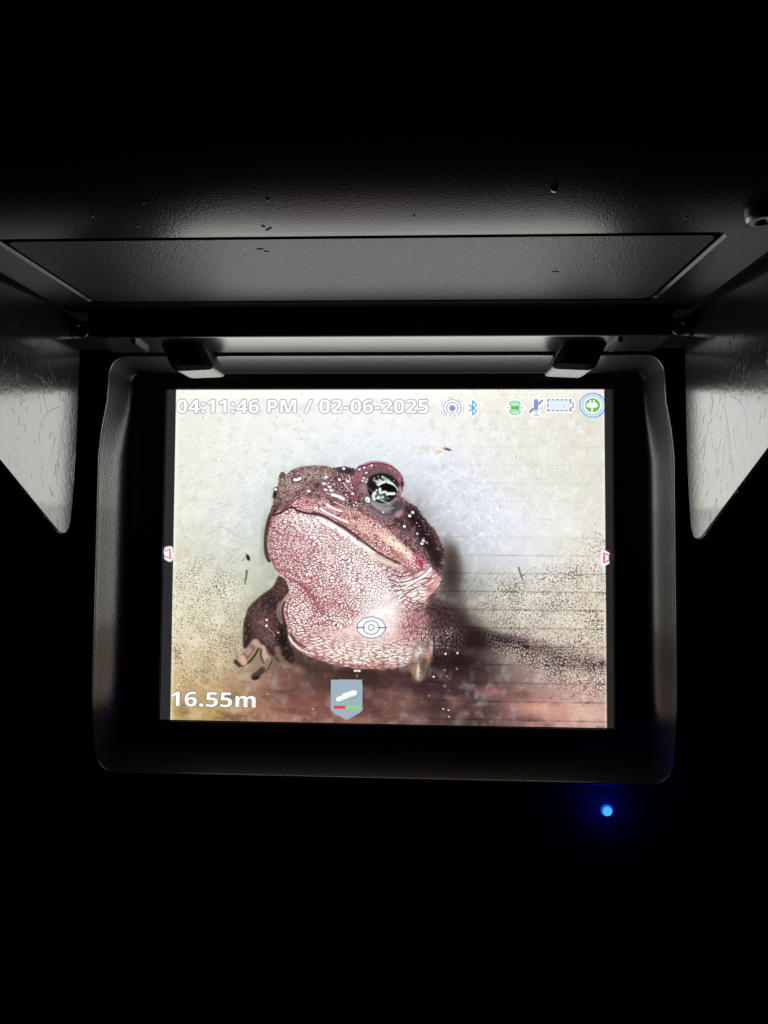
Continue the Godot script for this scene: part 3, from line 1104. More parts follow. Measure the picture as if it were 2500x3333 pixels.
	# folds at the corner of the mouth
	clip = region([511.4, 407.1, 556.0, 410.0, 610.7, 418.0, 641.5, 433.1, 648.4, 453.4, 621.3, 484.3, 618.0, 501.3, 587.4, 511.9, 556.6, 502.1, 532.4, 468.3], 10.0)
	skin(48, 26.0, 6.5, -22.0, 7.6, 0x6c3c40, 0.6, 0.17, 0xfffaf6, 0.75)
	clip = PackedByteArray()
	for s in [[533.9, 430.8, 559.6, 435.6, 583.4, 428.5, 610.7, 411.2], [528.8, 442.8, 556.2, 449.3, 586.9, 440.4, 617.6, 423.1], [535.8, 456.3, 563.1, 457.7, 590.4, 445.5, 624.5, 436.6], [542.7, 469.9, 570.0, 461.1, 604.0, 442.0, 634.7, 439.9], [556.5, 485.1, 576.9, 469.5, 607.5, 452.1], [561.7, 495.2, 566.8, 488.3, 587.3, 500.0, 611.2, 508.2], [566.9, 501.9, 580.6, 512.0, 604.5, 512.3], [573.6, 491.7, 597.6, 498.2, 614.6, 493.9]]:
		stroke(s, 2.4, 1.6, 0x5c3438, 0.8)
	stroke([624.3, 411.1, 622.7, 421.3, 607.4, 435.1, 583.6, 449.0, 563.2, 462.8], 9, 4, 0xeef0f4, 0.95, 2.5)
	stroke([638.1, 439.9, 636.5, 453.5, 621.3, 477.5, 611.2, 504.8], 10, 5, 0xd0a0a0, 0.8, 5.0)
	stroke([650.1, 444.9, 641.6, 462.0, 619.6, 485.0, 613.9, 501.4], 2.5, 2.0, 0x4c2c2c, 0.9)
	clip = belly
	blob([297.0, 374.7], 60, 90, 0, 0xa8747a, 0.28)
	blob([402.2, 490.3], 90, 60, 30, 0xa8747a, 0.22)
	blob([526.2, 536.4], 60, 70, 0, 0xfffcfa, 0.35)
	stroke([247.9, 306.0, 244.4, 347.5, 249.2, 388.9, 266.4, 423.2], 26, 16, 0x7c444a, 0.4, 24.0)
	stroke([504.4, 396.9, 545.7, 414.2, 580.0, 423.5], 16, 8, 0x8c5c54, 0.45, 14.0)
	stroke([296.3, 570.1, 341.8, 618.8, 424.6, 647.4, 506.7, 652.5, 571.3, 640.7], 20, 14, 0x7c4c48, 0.5, 18.0)
	stroke([288.2, 484.7, 282.4, 515.6, 289.9, 553.1], 16, 14, 0x8c5054, 0.4, 14.0)
	blob([505.2, 485.6], 80, 70, 0, 0xfffcfa, 0.35)
	clip = PackedByteArray()
	# left side creases
	stroke([280.5, 436.8, 304.9, 445.1, 325.8, 456.9, 343.4, 477.2, 357.5, 497.6, 371.6, 521.3], 5, 3, 0x8c4c54, 0.7, 4.0)
	stroke([262.9, 419.8, 290.8, 426.4, 318.6, 436.4], 3, 2, 0x8c4c54, 0.7, 3.0)
	stroke([278.8, 438.5, 293.0, 457.2, 298.4, 472.6], 9, 5, 0xf0e4e0, 0.85, 3.0)
	stroke([299.0, 469.2, 290.2, 484.7, 284.4, 508.7, 288.2, 534.3, 296.2, 558.1], 5, 5, 0xc49890, 0.7, 4.0)
	stroke([307.0, 472.5, 298.0, 491.5, 293.5, 515.5, 296.6, 539.4], 2.2, 2.2, 0x7c3c40, 0.8, 2.0)
	stroke([298.5, 576.2, 308.7, 592.1, 327.9, 607.1, 355.6, 616.9], 6, 3, 0xf2e8e0, 0.9, 3.0)
	stroke([303.3, 573.4, 317.3, 590.2, 334.7, 600.2], 7, 4, 0x4c3438, 0.8, 4.0)
	for q in [[306.2, 295.2, 315.2, 312.4], [320.2, 295.1, 330.9, 315.8], [332.4, 298.5, 341.2, 314.0], [337.7, 305.3, 351.8, 326.0], [310.1, 319.4, 324.1, 333.1], [351.5, 305.2, 365.6, 319.0]]:
		stroke(q, 5, 3, 0xfffcfa, 0.8, 3.0)
	for q in [[258.0, 326.7, 275.5, 336.9, 296.4, 336.7], [254.8, 347.4, 275.8, 354.2, 303.6, 353.9], [253.5, 371.6, 276.1, 374.9, 307.3, 371.1], [262.6, 399.1, 286.9, 398.9, 314.5, 388.3], [303.7, 357.4, 321.2, 374.5, 352.5, 381.1], [307.5, 381.5, 321.7, 405.4, 325.4, 426.0]]:
		stroke(q, 2.4, 1.6, 0x8c4a54, 0.5, 2.5)
	stroke([322.3, 453.5, 346.9, 477.2, 367.9, 504.3, 382.0, 524.6], 10, 4, 0x8c444e, 0.55, 8.0)
	stroke([353.8, 477.1, 374.7, 494.0, 395.5, 504.0], 5, 2, 0x8c444e, 0.4, 5.0)
	# upper lip: pink ridge, then cream towards the corner
	clip = region([302.5, 277.9, 305.8, 264.0, 323.1, 253.5, 350.9, 256.8, 378.7, 260.1, 413.5, 273.7, 455.1, 283.8, 489.8, 304.3, 524.4, 324.7, 559.0, 358.7, 593.4, 385.8, 614.0, 402.7, 613.4, 414.6, 597.1, 419.9, 555.9, 406.6, 490.5, 373.0, 421.0, 325.4, 372.3, 298.2, 330.5, 288.1], 3.0)
	fill(0xc08684)
	blob([319.8, 270.9], 26, 18, 10, 0xc07880, 0.95)
	blob([399.8, 280.7], 70, 18, 26, 0xb06870, 0.8)
	blob([462.4, 318.2], 74, 22, 34, 0xdcaaa0, 0.95)
	blob([510.8, 338.5], 70, 24, 38, 0xe8c0b0, 0.95)
	blob([552.2, 369.0], 70, 17, 42, 0xfaeccc, 1.0)
	blob([576.3, 387.6], 40, 13, 42, 0xf8e8d0, 0.9)
	blob([598.6, 401.1], 26, 18, 40, 0xb84464, 1.0)
	blob([591.7, 387.5], 14, 10, 40, 0xb02c5c, 0.9)
	blob([569.2, 341.5], 30, 9, 45, 0xb43c60, 0.85)
	skin(51, 6.0, 5.5, 35.0, 5.3, 0x7c3038, 0.4, 0.24, 0xfff2ec, 0.8)
	mottle(52, 0.1, 0x8c3440, 0.25, 0.55, 0.5)
	blob([555.7, 369.0], 62, 11, 42, 0xfff2dc, 0.75)
	blob([524.6, 352.1], 50, 10, 40, 0xfce4d0, 0.5)
	blob([462.4, 325.1], 50, 10, 34, 0xf4d4c8, 0.4)
	blob([601.4, 402.8], 17, 12, 40, 0xb43458, 0.85)
	scatter(53, 60, 1.4, 2.6, 1.3, 35.0, 30.0, [0x5c2028, 0x742c34], 0.85)
	clip = PackedByteArray()
	for k in [[567.7, 376.4], [531.6, 369.2], [516.1, 357.3], [548.9, 387.9], [561.0, 396.3], [599.7, 398.7], [504.0, 352.3]]:
		blob(k, 2.6, 3.2, 20, 0x4c2430, 0.9, 0.8)
	stroke([379.1, 291.9, 420.9, 311.7, 462.6, 335.4, 504.1, 366.0], 2.2, 1.6, 0x8c4448, 0.6, 2.0)
	# mouth line and pale lower lip
	stroke([361.9, 302.4, 396.8, 321.5, 431.6, 343.3, 462.8, 363.6, 489.8, 380.5], 12, 9, 0xf2f2ea, 1.0, 4.0)
	stroke([372.3, 305.1, 400.3, 322.8, 431.6, 341.2, 459.3, 359.5], 5, 4, 0xfcfdf8, 0.9, 3.0)
	stroke([487.1, 385.0, 507.8, 396.8, 531.9, 406.9, 549.1, 411.8], 13, 8, 0xe4d8c4, 0.85, 6.0)
	stroke([255.7, 295.5, 271.4, 291.3, 288.6, 281.4, 302.5, 277.2, 314.8, 284.7, 337.5, 290.8, 358.3, 292.1], 5, 5, 0x442628, 0.95, 2.5)
	stroke([351.3, 290.0, 379.2, 296.1, 407.0, 311.4, 434.9, 328.4], 9, 7, 0x4c363a, 0.5, 5.0)
	stroke([351.4, 291.4, 379.2, 298.1, 407.1, 313.5, 434.9, 330.5, 462.7, 349.9, 490.4, 371.6, 521.5, 390.5, 555.9, 406.6], 6.5, 4.0, 0x50363a, 0.95, 3.0)
	stroke([555.9, 406.6, 573.1, 418.4, 593.7, 422.6, 610.7, 417.0], 3.0, 2.0, 0x8c4850, 0.8, 2.5)
	stroke([557.7, 408.3, 556.1, 423.7], 6, 3, 0xd4ccbc, 0.7, 4.0)
	# ridges of light on the snout
	for s in [[293.7, 268.2, 309.1, 254.3, 323.0, 250.1], [302.4, 270.3, 317.9, 257.0, 330.0, 254.2], [337.2, 274.2, 351.2, 277.6, 365.2, 284.4], [351.2, 281.7, 372.2, 289.6, 386.1, 296.4, 407.0, 310.0], [368.5, 274.7, 392.8, 280.8, 406.8, 291.7], [382.0, 242.8, 399.4, 249.6, 420.3, 256.4], [385.4, 235.9, 395.8, 235.8, 409.7, 243.3], [419.8, 218.4, 433.9, 235.6, 447.9, 247.6], [433.5, 201.0, 437.9, 218.3, 440.1, 230.4], [399.6, 263.5, 420.5, 273.7, 444.8, 283.9]]:
		stroke(s, 4.2, 2.4, 0x54282e, 0.5, 4.0)
		stroke(s, 2.6, 1.6, 0xf4e0e4, 0.92, 1.6)
	clip = region([364.0, 194.3, 419.6, 197.6, 447.6, 221.7, 468.8, 270.0, 455.1, 283.8, 399.5, 256.5, 378.3, 229.0], 10.0)
	scatter(61, 130, 1.6, 3.4, 1.5, 25.0, 40.0, [0xf4ecf0, 0xe8d4d8, 0xc89098, 0x3c2c2e, 0xb06c74], 0.9, 0.5)
	clip = region([270.5, 236.5, 301.5, 208.5, 378.3, 222.0, 399.5, 256.5, 351.1, 270.7, 305.7, 257.1, 271.2, 281.6], 12.0)
	scatter(62, 70, 1.8, 4.0, 2.0, -30.0, 30.0, [0xc4a4a4, 0x6c4c4c, 0xa06870, 0xb48c88, 0x4c3638], 0.75)
	clip = region([565.2, 262.5, 592.7, 279.5, 620.4, 317.1, 651.4, 371.6, 651.6, 405.7, 627.7, 399.1, 586.3, 344.8, 544.9, 303.9, 568.8, 293.4], 10.0)
	mottle(63, 0.1, 0x6c3c44, 0.1, 0.4, 0.6)
	scatter(64, 70, 1.2, 3.0, 1.7, 60.0, 40.0, [0xe4dce4, 0x9c7c80, 0xb89098, 0x5c4044, 0x1c1416, 0x241a1c], 0.85)
	clip = head
	blob([586.0, 303.6], 54, 28, 50, 0x1c1416, 0.92)
	blob([613.7, 351.4], 66, 30, 62, 0x1c1416, 0.9)
	blob([637.9, 392.2], 50, 26, 75, 0x241a1c, 0.85)
	blob([555.2, 310.7], 40, 10, 40, 0x2c2024, 0.7)
	blob([582.4, 269.3], 26, 8, 45, 0x4c2c38, 0.7)
	blob([430.0, 192.3], 34, 10, 8, 0x2c2426, 0.7)
	blob([451.6, 277.0], 46, 7, 34, 0x4c282e, 0.55)
	blob([295.4, 267.5], 34, 9, -42, 0x54343a, 0.6)
	blob([264.1, 271.2], 16, 22, 20, 0x4c3432, 0.6)
	mottle(65, 0.045, 0xb89c98, 0.2, 0.6, 0.45)
	mottle(66, 0.05, 0x2c1c20, 0.2, 0.6, 0.5)
	clip = region([565.2, 269.4, 592.8, 286.4, 620.4, 323.9, 651.4, 378.4, 648.2, 405.7, 620.8, 385.5, 579.4, 334.5, 555.2, 303.8], 8.0)
	scatter(67, 46, 1.0, 2.6, 1.7, 60.0, 40.0, [0xf0e8ee, 0xb89ca0, 0x8c6c70], 0.9)
	clip = region([371.1, 201.2, 419.6, 197.6, 444.1, 221.7, 468.8, 273.4, 455.1, 283.8, 399.4, 253.1], 10.0)
	scatter(68, 44, 1.4, 3.2, 1.8, 35.0, 30.0, [0xfcf6f8, 0xf0e4e8, 0xe0c8cc], 0.95, 0.45)
	clip = PackedByteArray()
	for k in [[421.0, 185.8], [411.5, 211.5], [262.0, 235.3], [442.8, 244.1], [480.5, 260.7], [582.7, 287.2], [575.7, 295.0], [563.6, 319.6], [607.5, 352.6], [604.3, 359.1]]:
		blob(k, 8, 7, 20, 0x2c1c20, 0.8, 0.6)
		blob(k, 5.6, 4.8, 20, 0xfaf6f8, 1.0, 0.6)
	stroke([305.9, 212.3, 312.4, 212.9, 319.6, 209.0], 13, 11, 0x3c3030, 0.9, 3.0)
	stroke([305.9, 212.3, 312.4, 212.3, 319.6, 209.0], 7, 7, 0xfffdfd, 1.0, 2.0)
	for k in [[375.2, 221.1], [379.3, 235.4], [392.9, 237.2], [388.3, 228.8], [380.2, 205.4], [340.2, 238.8], [357.7, 278.3], [369.4, 280.2], [387.5, 274.2], [431.0, 215.6]]:
		blob(k, 7, 4.6, 15, 0xfaf2f4, 0.95, 0.7)
	stroke([372.0, 283.4, 391.7, 293.6], 5, 5, 0xfcf8fa, 0.95, 2.0)
	stroke([395.6, 294.9, 413.8, 303.8, 430.8, 310.2], 5, 6, 0xf6ecee, 0.95, 2.0)
	stroke([383.6, 270.4, 396.7, 278.1, 417.5, 285.7], 6, 4, 0xfaf0f2, 0.95, 2.0)
	stroke([396.3, 247.0, 409.3, 250.8, 421.1, 257.2], 8, 7, 0xfcf8fa, 0.95, 2.5)
	blob([278.3, 201.3], 8, 9, 0, 0x5c5448, 0.95, 0.5)
	blob([260.0, 247.7], 6, 13, 15, 0x222416, 0.95, 0.6)
	for k in [[339.7, 201.1], [362.2, 223.1], [421.0, 244.2], [332.0, 211.5]]:
		blob(k, 5, 4, 0, 0x2c2224, 0.85, 0.8)
	paint_eye()
	paint_limbs()


func paint_eye() -> void:
	clip = PackedByteArray()
	# socket and lids
	blob([502.2, 220.5], 58, 52, 25, 0x745058, 0.8, 0.6)
	stroke([454.1, 207.7, 457.8, 190.8, 472.0, 181.7, 487.5, 176.4, 507.0, 176.3, 525.1, 181.5, 540.7, 193.1, 551.2, 206.0, 557.1, 221.5], 17, 12, 0x9c606c, 0.95, 6.0)
	clip = region([448.9, 209.0, 451.3, 188.2, 468.1, 177.8, 487.5, 172.5, 512.1, 173.1, 532.9, 178.8, 549.8, 193.0, 560.2, 209.8, 560.4, 225.4, 551.3, 217.6, 539.5, 202.1, 525.2, 190.5, 507.0, 184.1, 487.6, 184.2, 472.1, 190.8, 461.9, 209.0], 2.0)
	mottle(57, 0.12, 0xe0a8b0, 0.1, 0.5, 0.6)
	mottle(58, 0.12, 0x5c2c3c, 0.1, 0.5, 0.6)
	skin(59, 5.0, 4.4, 0.0, 6.0, 0x5c2c38, 0.45, 0.22, 0xf0c4c8, 0.25)
	clip = PackedByteArray()
	stroke([452.6, 188.2, 461.6, 179.7, 473.3, 178.4, 486.2, 173.8, 499.2, 174.8, 512.1, 174.4, 527.7, 178.8, 543.3, 187.9, 553.7, 199.5, 559.0, 209.8], 2.4, 2.0, 0x5c2830, 0.85, 1.6)
	stroke([494.1, 184.2, 512.2, 184.1, 527.8, 191.8, 540.8, 203.4], 9, 6, 0x6c545c, 0.8, 5.0)
	blob([557.7, 220.2], 5, 9, 0, 0x3c2424, 0.9, 0.6)
	for k in [[457.8, 187.6], [469.4, 183.6], [474.1, 195.3], [486.3, 178.4]]:
		blob(k, 8, 6, -25, 0x34182c, 0.7, 0.6)
		blob(k, 5.6, 3.8, -25, 0xf2e4ee, 0.95, 0.6)
	for k in [[468.4, 207.7], [465.8, 214.2], [474.3, 216.7], [477.5, 211.5]]:
		blob(k, 5, 4, 20, 0xf2eef4, 0.9, 0.7)
	blob([468.6, 231.0], 14, 20, -20, 0x9c8080, 0.85, 0.8)
	# lower lid: grey wet pouch
	blob([516.9, 273.4], 50, 32, 14, 0x847c80, 1.0, 0.45)
	blob([497.5, 277.4], 26, 16, 30, 0xa0949a, 0.7)
	blob([544.0, 275.9], 16, 26, 30, 0x4a4648, 0.95, 0.6)
	stroke([485.8, 273.6, 502.8, 287.7, 520.9, 292.8, 538.9, 290.1, 551.7, 277.1, 556.1, 262.9], 9, 7, 0x54484e, 0.8, 5.0)
	stroke([487.1, 265.9, 502.7, 276.1, 520.8, 279.9, 537.5, 277.2], 6, 4, 0x9c949c, 0.8, 4.0)
	stroke([491.1, 281.4, 505.4, 291.6, 518.3, 295.4], 5, 3, 0x8c6c74, 0.7, 4.0)
	blob([514.4, 287.0], 4, 3.5, 0, 0xe4d8dc, 0.9, 0.6)
	blob([550.5, 290.0], 18, 10, -30, 0xb89090, 0.8, 0.8)
	# eyeball
	blob([512.6, 232.1], 37, 36, 25, 0x1a1c1a, 1.0, 0.12)
	blob([507.3, 211.4], 28, 15, 0, 0x20241e, 1.0, 0.3)
	blob([507.6, 251.5], 22, 15, 20, 0x8c989c, 0.75, 0.8)
	blob([531.9, 220.3], 18, 9, 30, 0x7c8884, 0.6, 0.8)
	blob([502.2, 217.9], 16, 8, -20, 0x8c948c, 0.6, 0.8)
	# upper arc of light
	stroke([491.8, 214.0, 499.6, 216.6, 508.6, 214.0], 7, 6, 0xd4e2d8, 0.9, 3.0)
	stroke([499.6, 224.4, 508.6, 220.4, 518.9, 215.2, 525.4, 213.9], 6.5, 6.5, 0xe8f2ea, 0.95, 2.5)
	stroke([524.8, 216.5, 533.2, 220.3, 539.7, 226.8, 545.6, 234.5], 6.5, 5.5, 0xe4f0e8, 0.95, 2.5)
	stroke([512.4, 204.9, 518.9, 210.0, 522.8, 212.6], 6, 8, 0xa8c8b8, 0.85, 2.5)
	blob([533.3, 229.4], 17, 6, 30, 0x10120e, 1.0, 0.4)
	for k in [[492.4, 208.2], [502.0, 203.0], [511.1, 204.9], [504.0, 210.1], [539.0, 213.2], [485.3, 219.2]]:
		blob(k, 3, 2.4, -20, 0xdce8dc, 0.85, 0.8)
	# pupil
	blob([525.5, 230.7], 21, 11, 14, 0x0c0e0a, 1.0, 0.2)
	blob([491.9, 227.0], 14, 8, 25, 0x181a16, 1.0, 0.4)
	# lower glints
	stroke([506.2, 233.4, 507.5, 241.2, 519.2, 239.8, 523.1, 246.3], 7, 5, 0xe8eef2, 0.95, 3.0)
	stroke([526.9, 243.6, 539.2, 243.6], 6.5, 6.5, 0xfefefe, 1.0, 1.5)
	stroke([494.6, 242.5, 490.8, 249.0, 493.4, 256.8], 8, 7, 0xe4eef4, 0.95, 2.5)
	blob([502.5, 253.5], 6, 4, -30, 0xfafcfe, 1.0, 0.5)
	blob([512.2, 252.1], 4, 3, 0, 0xf0f4f6, 0.95, 0.6)
	blob([498.4, 236.0], 4, 3, 0, 0xeef2f2, 0.95, 0.6)
	stroke([507.7, 256.7, 518.1, 263.1, 528.4, 266.9], 3.5, 2.5, 0xb4c8c8, 0.8, 3.0)
	stroke([489.6, 259.4, 502.6, 268.4, 512.9, 269.6], 3, 2, 0x8c9c9c, 0.6, 3.0)
	blob([543.8, 256.5], 5, 4, 0, 0x9c8890, 0.8, 0.7)
	blob([525.7, 255.3], 4, 3, 0, 0x8c9090, 0.8, 0.7)
	stroke([476.3, 225.8, 485.5, 236.1, 490.7, 241.3], 3, 2, 0x9ca0a4, 0.6, 3.0)
	blob([486.7, 221.8], 14, 14, 30, 0x181a18, 0.9, 0.6)
	stroke([478.9, 225.8, 481.4, 210.2, 491.7, 202.4, 507.2, 198.4, 525.3, 200.9, 539.6, 209.9, 548.7, 222.8], 6, 6, 0x23201e, 0.85, 4.0)
	blob([477.9, 258.2], 12, 9, 55, 0x2c2c38, 0.8, 0.4)
	blob([477.9, 258.2], 9.5, 7, 55, 0xf0f4fc, 1.0, 0.4)
	blob([477.7, 259.7], 2.2, 2.2, 0, 0x3c4048, 0.9, 0.7)
	stroke([551.4, 233.2, 557.2, 237.0], 6, 4, 0xc8a8ac, 0.7, 5.0)


func paint_limbs() -> void:
	# left foreleg
	var arm := region([271.8, 437.5, 264.5, 454.2, 252.5, 467.8, 237.5, 478.5, 219.5, 493.7, 203.8, 510.4, 196.6, 530.0, 191.9, 549.5, 191.2, 570.5, 190.8, 591.4, 193.3, 604.8, 200.1, 604.0, 212.0, 586.7, 221.0, 583.5, 230.3, 592.4, 239.4, 598.2, 247.1, 605.6, 251.8, 614.4, 264.1, 624.7, 276.3, 634.9, 289.9, 637.7, 302.1, 641.9, 309.5, 635.9, 312.4, 625.4, 309.1, 607.6, 299.9, 594.4, 295.1, 578.0, 293.4, 563.1, 287.1, 546.8, 277.8, 530.5, 274.5, 512.5, 280.3, 494.5, 289.2, 482.4, 296.6, 470.3, 293.3, 456.9, 285.6, 443.4], 3.0)
	clip = arm
	fill(0x40302e)
	blob([221.7, 532.7], 60, 60, 20, 0x5c4642, 0.8)
	blob([238.7, 554.9], 40, 44, 20, 0x6c4c4c, 0.85)
	blob([252.8, 581.6], 30, 30, 20, 0x6c5452, 0.85)
	blob([276.8, 469.0], 24, 50, 20, 0x5c4438, 0.7)
	blob([256.0, 497.8], 40, 30, -40, 0x32262a, 0.8)
	blob([202.6, 570.3], 16, 60, 0, 0x2c211e, 0.8)
	blob([284.6, 584.1], 24, 52, -15, 0x1c1414, 0.95)
	blob([295.7, 616.8], 24, 34, -25, 0x241a18, 0.95)
	mottle(71, 0.08, 0x8c6864, 0.1, 0.5, 0.5)
	mottle(72, 0.12, 0x201414, 0.1, 0.45, 0.5)
	clip = PackedByteArray()
	stroke([275.8, 500.5, 271.5, 515.6, 273.2, 530.5, 281.0, 545.4], 8, 6, 0x94706c, 0.8, 4.0)
	stroke([286.4, 497.4, 282.1, 515.4, 285.4, 536.3, 291.7, 554.2], 5, 6, 0x3c2420, 0.85, 3.0)
	blob([245.6, 539.1], 4.2, 3.2, 0, 0xf4f0f0, 1.0, 0.6)
	blob([245.5, 552.6], 4.6, 4.6, 0, 0xf0ecec, 1.0, 0.7)
	blob([273.0, 567.9], 4, 3.4, -40, 0xdcd0d0, 0.9, 0.7)
	stroke([247.8, 554.8, 257.1, 565.1, 266.3, 575.4], 2.4, 1.6, 0xa88c8a, 0.8, 2.0)
	stroke([226.4, 544.6, 235.5, 543.0, 238.6, 548.9], 5, 4, 0x9c7068, 0.7, 5.0)
	# fingers
	stroke([191.7, 645.1, 206.7, 636.0, 220.1, 619.4, 227.4, 605.8], 5, 4, 0x201612, 0.85, 4.0)
	stroke([222.6, 591.0, 210.8, 606.1, 200.4, 621.2, 193.0, 633.2], 13, 17, 0x84665c, 1.0, 4.0)
	stroke([221.2, 592.5, 225.8, 596.9], 16, 12, 0xc09a8c, 0.95, 6.0)
	stroke([206.3, 609.1, 201.8, 616.7], 11, 9, 0xb89890, 0.8, 6.0)
	stroke([189.9, 628.8, 193.9, 637.7], 15, 15, 0xd2a696, 1.0, 5.0)
	stroke([174.9, 636.5, 184.1, 645.3], 10, 8, 0x2e221c, 0.85, 5.0)
	stroke([237.2, 602.7, 242.8, 619.0, 250.6, 632.3], 11, 13, 0xbca090, 1.0, 4.0)
	stroke([250.6, 633.8, 244.8, 648.8, 235.9, 657.8], 13, 12, 0x8c7060, 0.9, 5.0)
	stroke([237.3, 654.8, 225.4, 665.4, 219.4, 670.0], 14, 15, 0x443430, 0.95, 5.0)
	blob([222.5, 672.9], 14, 7, -10, 0x221816, 0.95, 0.8)
	stroke([259.6, 632.2, 252.3, 648.7, 246.5, 659.2], 3, 2, 0x2c201c, 0.8, 3.0)
	stroke([233.5, 607.2, 233.8, 623.6, 240.1, 638.4], 4, 3, 0x2c201c, 0.8, 4.0)
	stroke([271.3, 605.2, 276.1, 621.5, 286.9, 634.7, 299.1, 642.0], 14, 9, 0x80685e, 0.85, 6.0)
	blob([320.3, 652.1], 30, 16, 20, 0xa07c70, 0.6)
	blob([300.9, 667.2], 6, 10, 20, 0x8c6c60, 0.6)
	# right foreleg and hand
	blob([676.6, 534.9], 60, 50, 0, 0x33262a, 0.55)
	clip = region([582.0, 617.5, 590.8, 596.7, 602.6, 587.7, 614.5, 590.5, 624.8, 578.5, 633.8, 581.3, 632.4, 607.9, 625.1, 631.6, 617.8, 646.5, 612.0, 664.3, 603.1, 673.2, 591.2, 670.5, 582.2, 652.9, 579.1, 635.3], 6.0)
	fill(0x8c7266)
	blob([601.2, 605.4], 16, 26, 5, 0xdcd6c8, 1.0)
	blob([592.4, 613.0], 12, 14, 0, 0xd8c8c0, 0.9)
	blob([617.6, 614.1], 14, 22, -10, 0xc09486, 0.95)
	blob([611.8, 627.4], 14, 10, 0, 0x6c3c3c, 0.85)
	blob([592.4, 626.2], 18, 8, 20, 0xb89c90, 0.9)
	blob([598.5, 651.2], 10, 40, 4, 0xd4ccba, 1.0)
	blob([586.7, 657.3], 10, 34, 0, 0xa8804e, 0.6)
	blob([608.9, 643.7], 12, 30, 0, 0x5c4a40, 0.85)
	blob([627.9, 593.2], 8, 26, 0, 0xd4c8c8, 0.9)
	mottle(75, 0.1, 0x4c3834, 0.15, 0.5, 0.5)
	clip = PackedByteArray()
	stroke([633.0, 569.5, 633.8, 590.2, 633.2, 613.8], 3.5, 3, 0x241420, 0.9, 2.0)
	stroke([602.8, 614.3, 601.4, 629.1, 604.5, 646.7], 3, 3, 0x54403a, 0.7, 3.0)
	stroke([625.2, 646.4, 623.8, 661.1], 8, 6, 0x6c605e, 0.7, 5.0)
	stroke([638.2, 575.4, 645.6, 567.9, 653.0, 562.6], 5, 3, 0x9c8c88, 0.7, 4.0)
	stroke([636.8, 588.7, 648.7, 588.5], 4, 3, 0xb8aeb0, 0.75, 4.0)
	for k in [[663.4, 563.9], [670.8, 569.0], [673.0, 561.6], [663.4, 573.5], [665.7, 588.3], [665.0, 596.4], [673.7, 552.7], [616.9, 495.6], [653.1, 595.8], [641.3, 597.5]]:
		blob(k, 3.6, 2.4, -35, 0xd4c4cc, 0.85, 0.9)
	clip = region([633.6, 542.9, 658.8, 548.5, 681.1, 539.3, 685.6, 557.0, 673.8, 580.8, 668.0, 601.5, 635.4, 602.0], 10.0)
	skin(76, 6.0, 4.4, -40.0, 4.0, 0x241620, 0.4, 0.2, 0xb8a4a8, 0.5)
	scatter(77, 12, 1.2, 2.4, 1.6, -35.0, 20.0, [0xe4d8de, 0xa88c90, 0x7c5c60], 0.85)
	clip = PackedByteArray()
	for k in [[660.2, 611.2], [687.3, 608.9], [633.2, 663.5]]:
		blob(k, 4.4, 4.0, 0, 0xf4e8dc, 0.95, 0.8)
	for k in [[658.1, 648.1], [663.1, 662.0], [623.3, 706.7], [658.0, 684.1], [685.9, 644.7]]:
		blob(k, 4.6, 4.6, 0, 0xb88078, 0.9, 0.9)
	for k in [[655.3, 736.3], [667.4, 738.9], [668.4, 753.0]]:
		blob(k, 3.8, 2.8, 0, 0xe8e2d6, 0.9, 0.8)
	for k in [[660.8, 684.9], [667.2, 694.3], [670.2, 665.9]]:
		blob(k, 6, 6, 0, 0x8c5450, 0.7)
	for k in [[250.0, 709.3], [356.2, 741.3]]:
		blob(k, 4, 3.4, 0, 0xe89888, 0.9, 0.8)


func screen_lines() -> void:
	# crisp contours, as the small camera sharpens them, then the display's own lines
	var soft := []
	for a: PackedFloat32Array in [red, green, blue]:
		var im := Image.create_from_data(TW, TH, false, Image.FORMAT_RF, a.to_byte_array())
		im.resize(TW / 3, TH / 3, Image.INTERPOLATE_BILINEAR)
		im.resize(TW, TH, Image.INTERPOLATE_CUBIC)
		soft.append(im.get_data().to_float32_array())
	var grain := noise(81, 0.45, 2)
	var weave := noise(82, 0.9, 1)
	for y in TH:
		var d := absf(fposmod(y - 425.6, 41.55) - 20.775)   # 20.775 on a line
		var on := smoothstep(17.5, 20.7, d)
		for x in TW:
			var i := y * TW + x
			var s: float = 0.06 + (0.3 + 0.5 * absf(grain.get_noise_2d(x * 0.02, y * 0.05)) * 2.0) * smoothstep(380.0, 760.0, x) * on * (0.12 + 0.88 * smoothstep(300.0, 480.0, y))
			var k := 1.0 - 0.34 * (s - 0.06) + 0.035 * grain.get_noise_2d(x, y) + 0.05 * weave.get_noise_2d(x, y * 0.05) * smoothstep(420.0, 800.0, x) * (1.0 - smoothstep(240.0, 460.0, y))
			red[i] = clampf((red[i] + 0.55 * (red[i] - soft[0][i])) * k, 0.0, 1.0)
			green[i] = clampf((green[i] + 0.55 * (green[i] - soft[1][i])) * k, 0.0, 1.0)
			blue[i] = clampf((blue[i] + 0.55 * (blue[i] - soft[2][i])) * k, 0.0, 1.0)


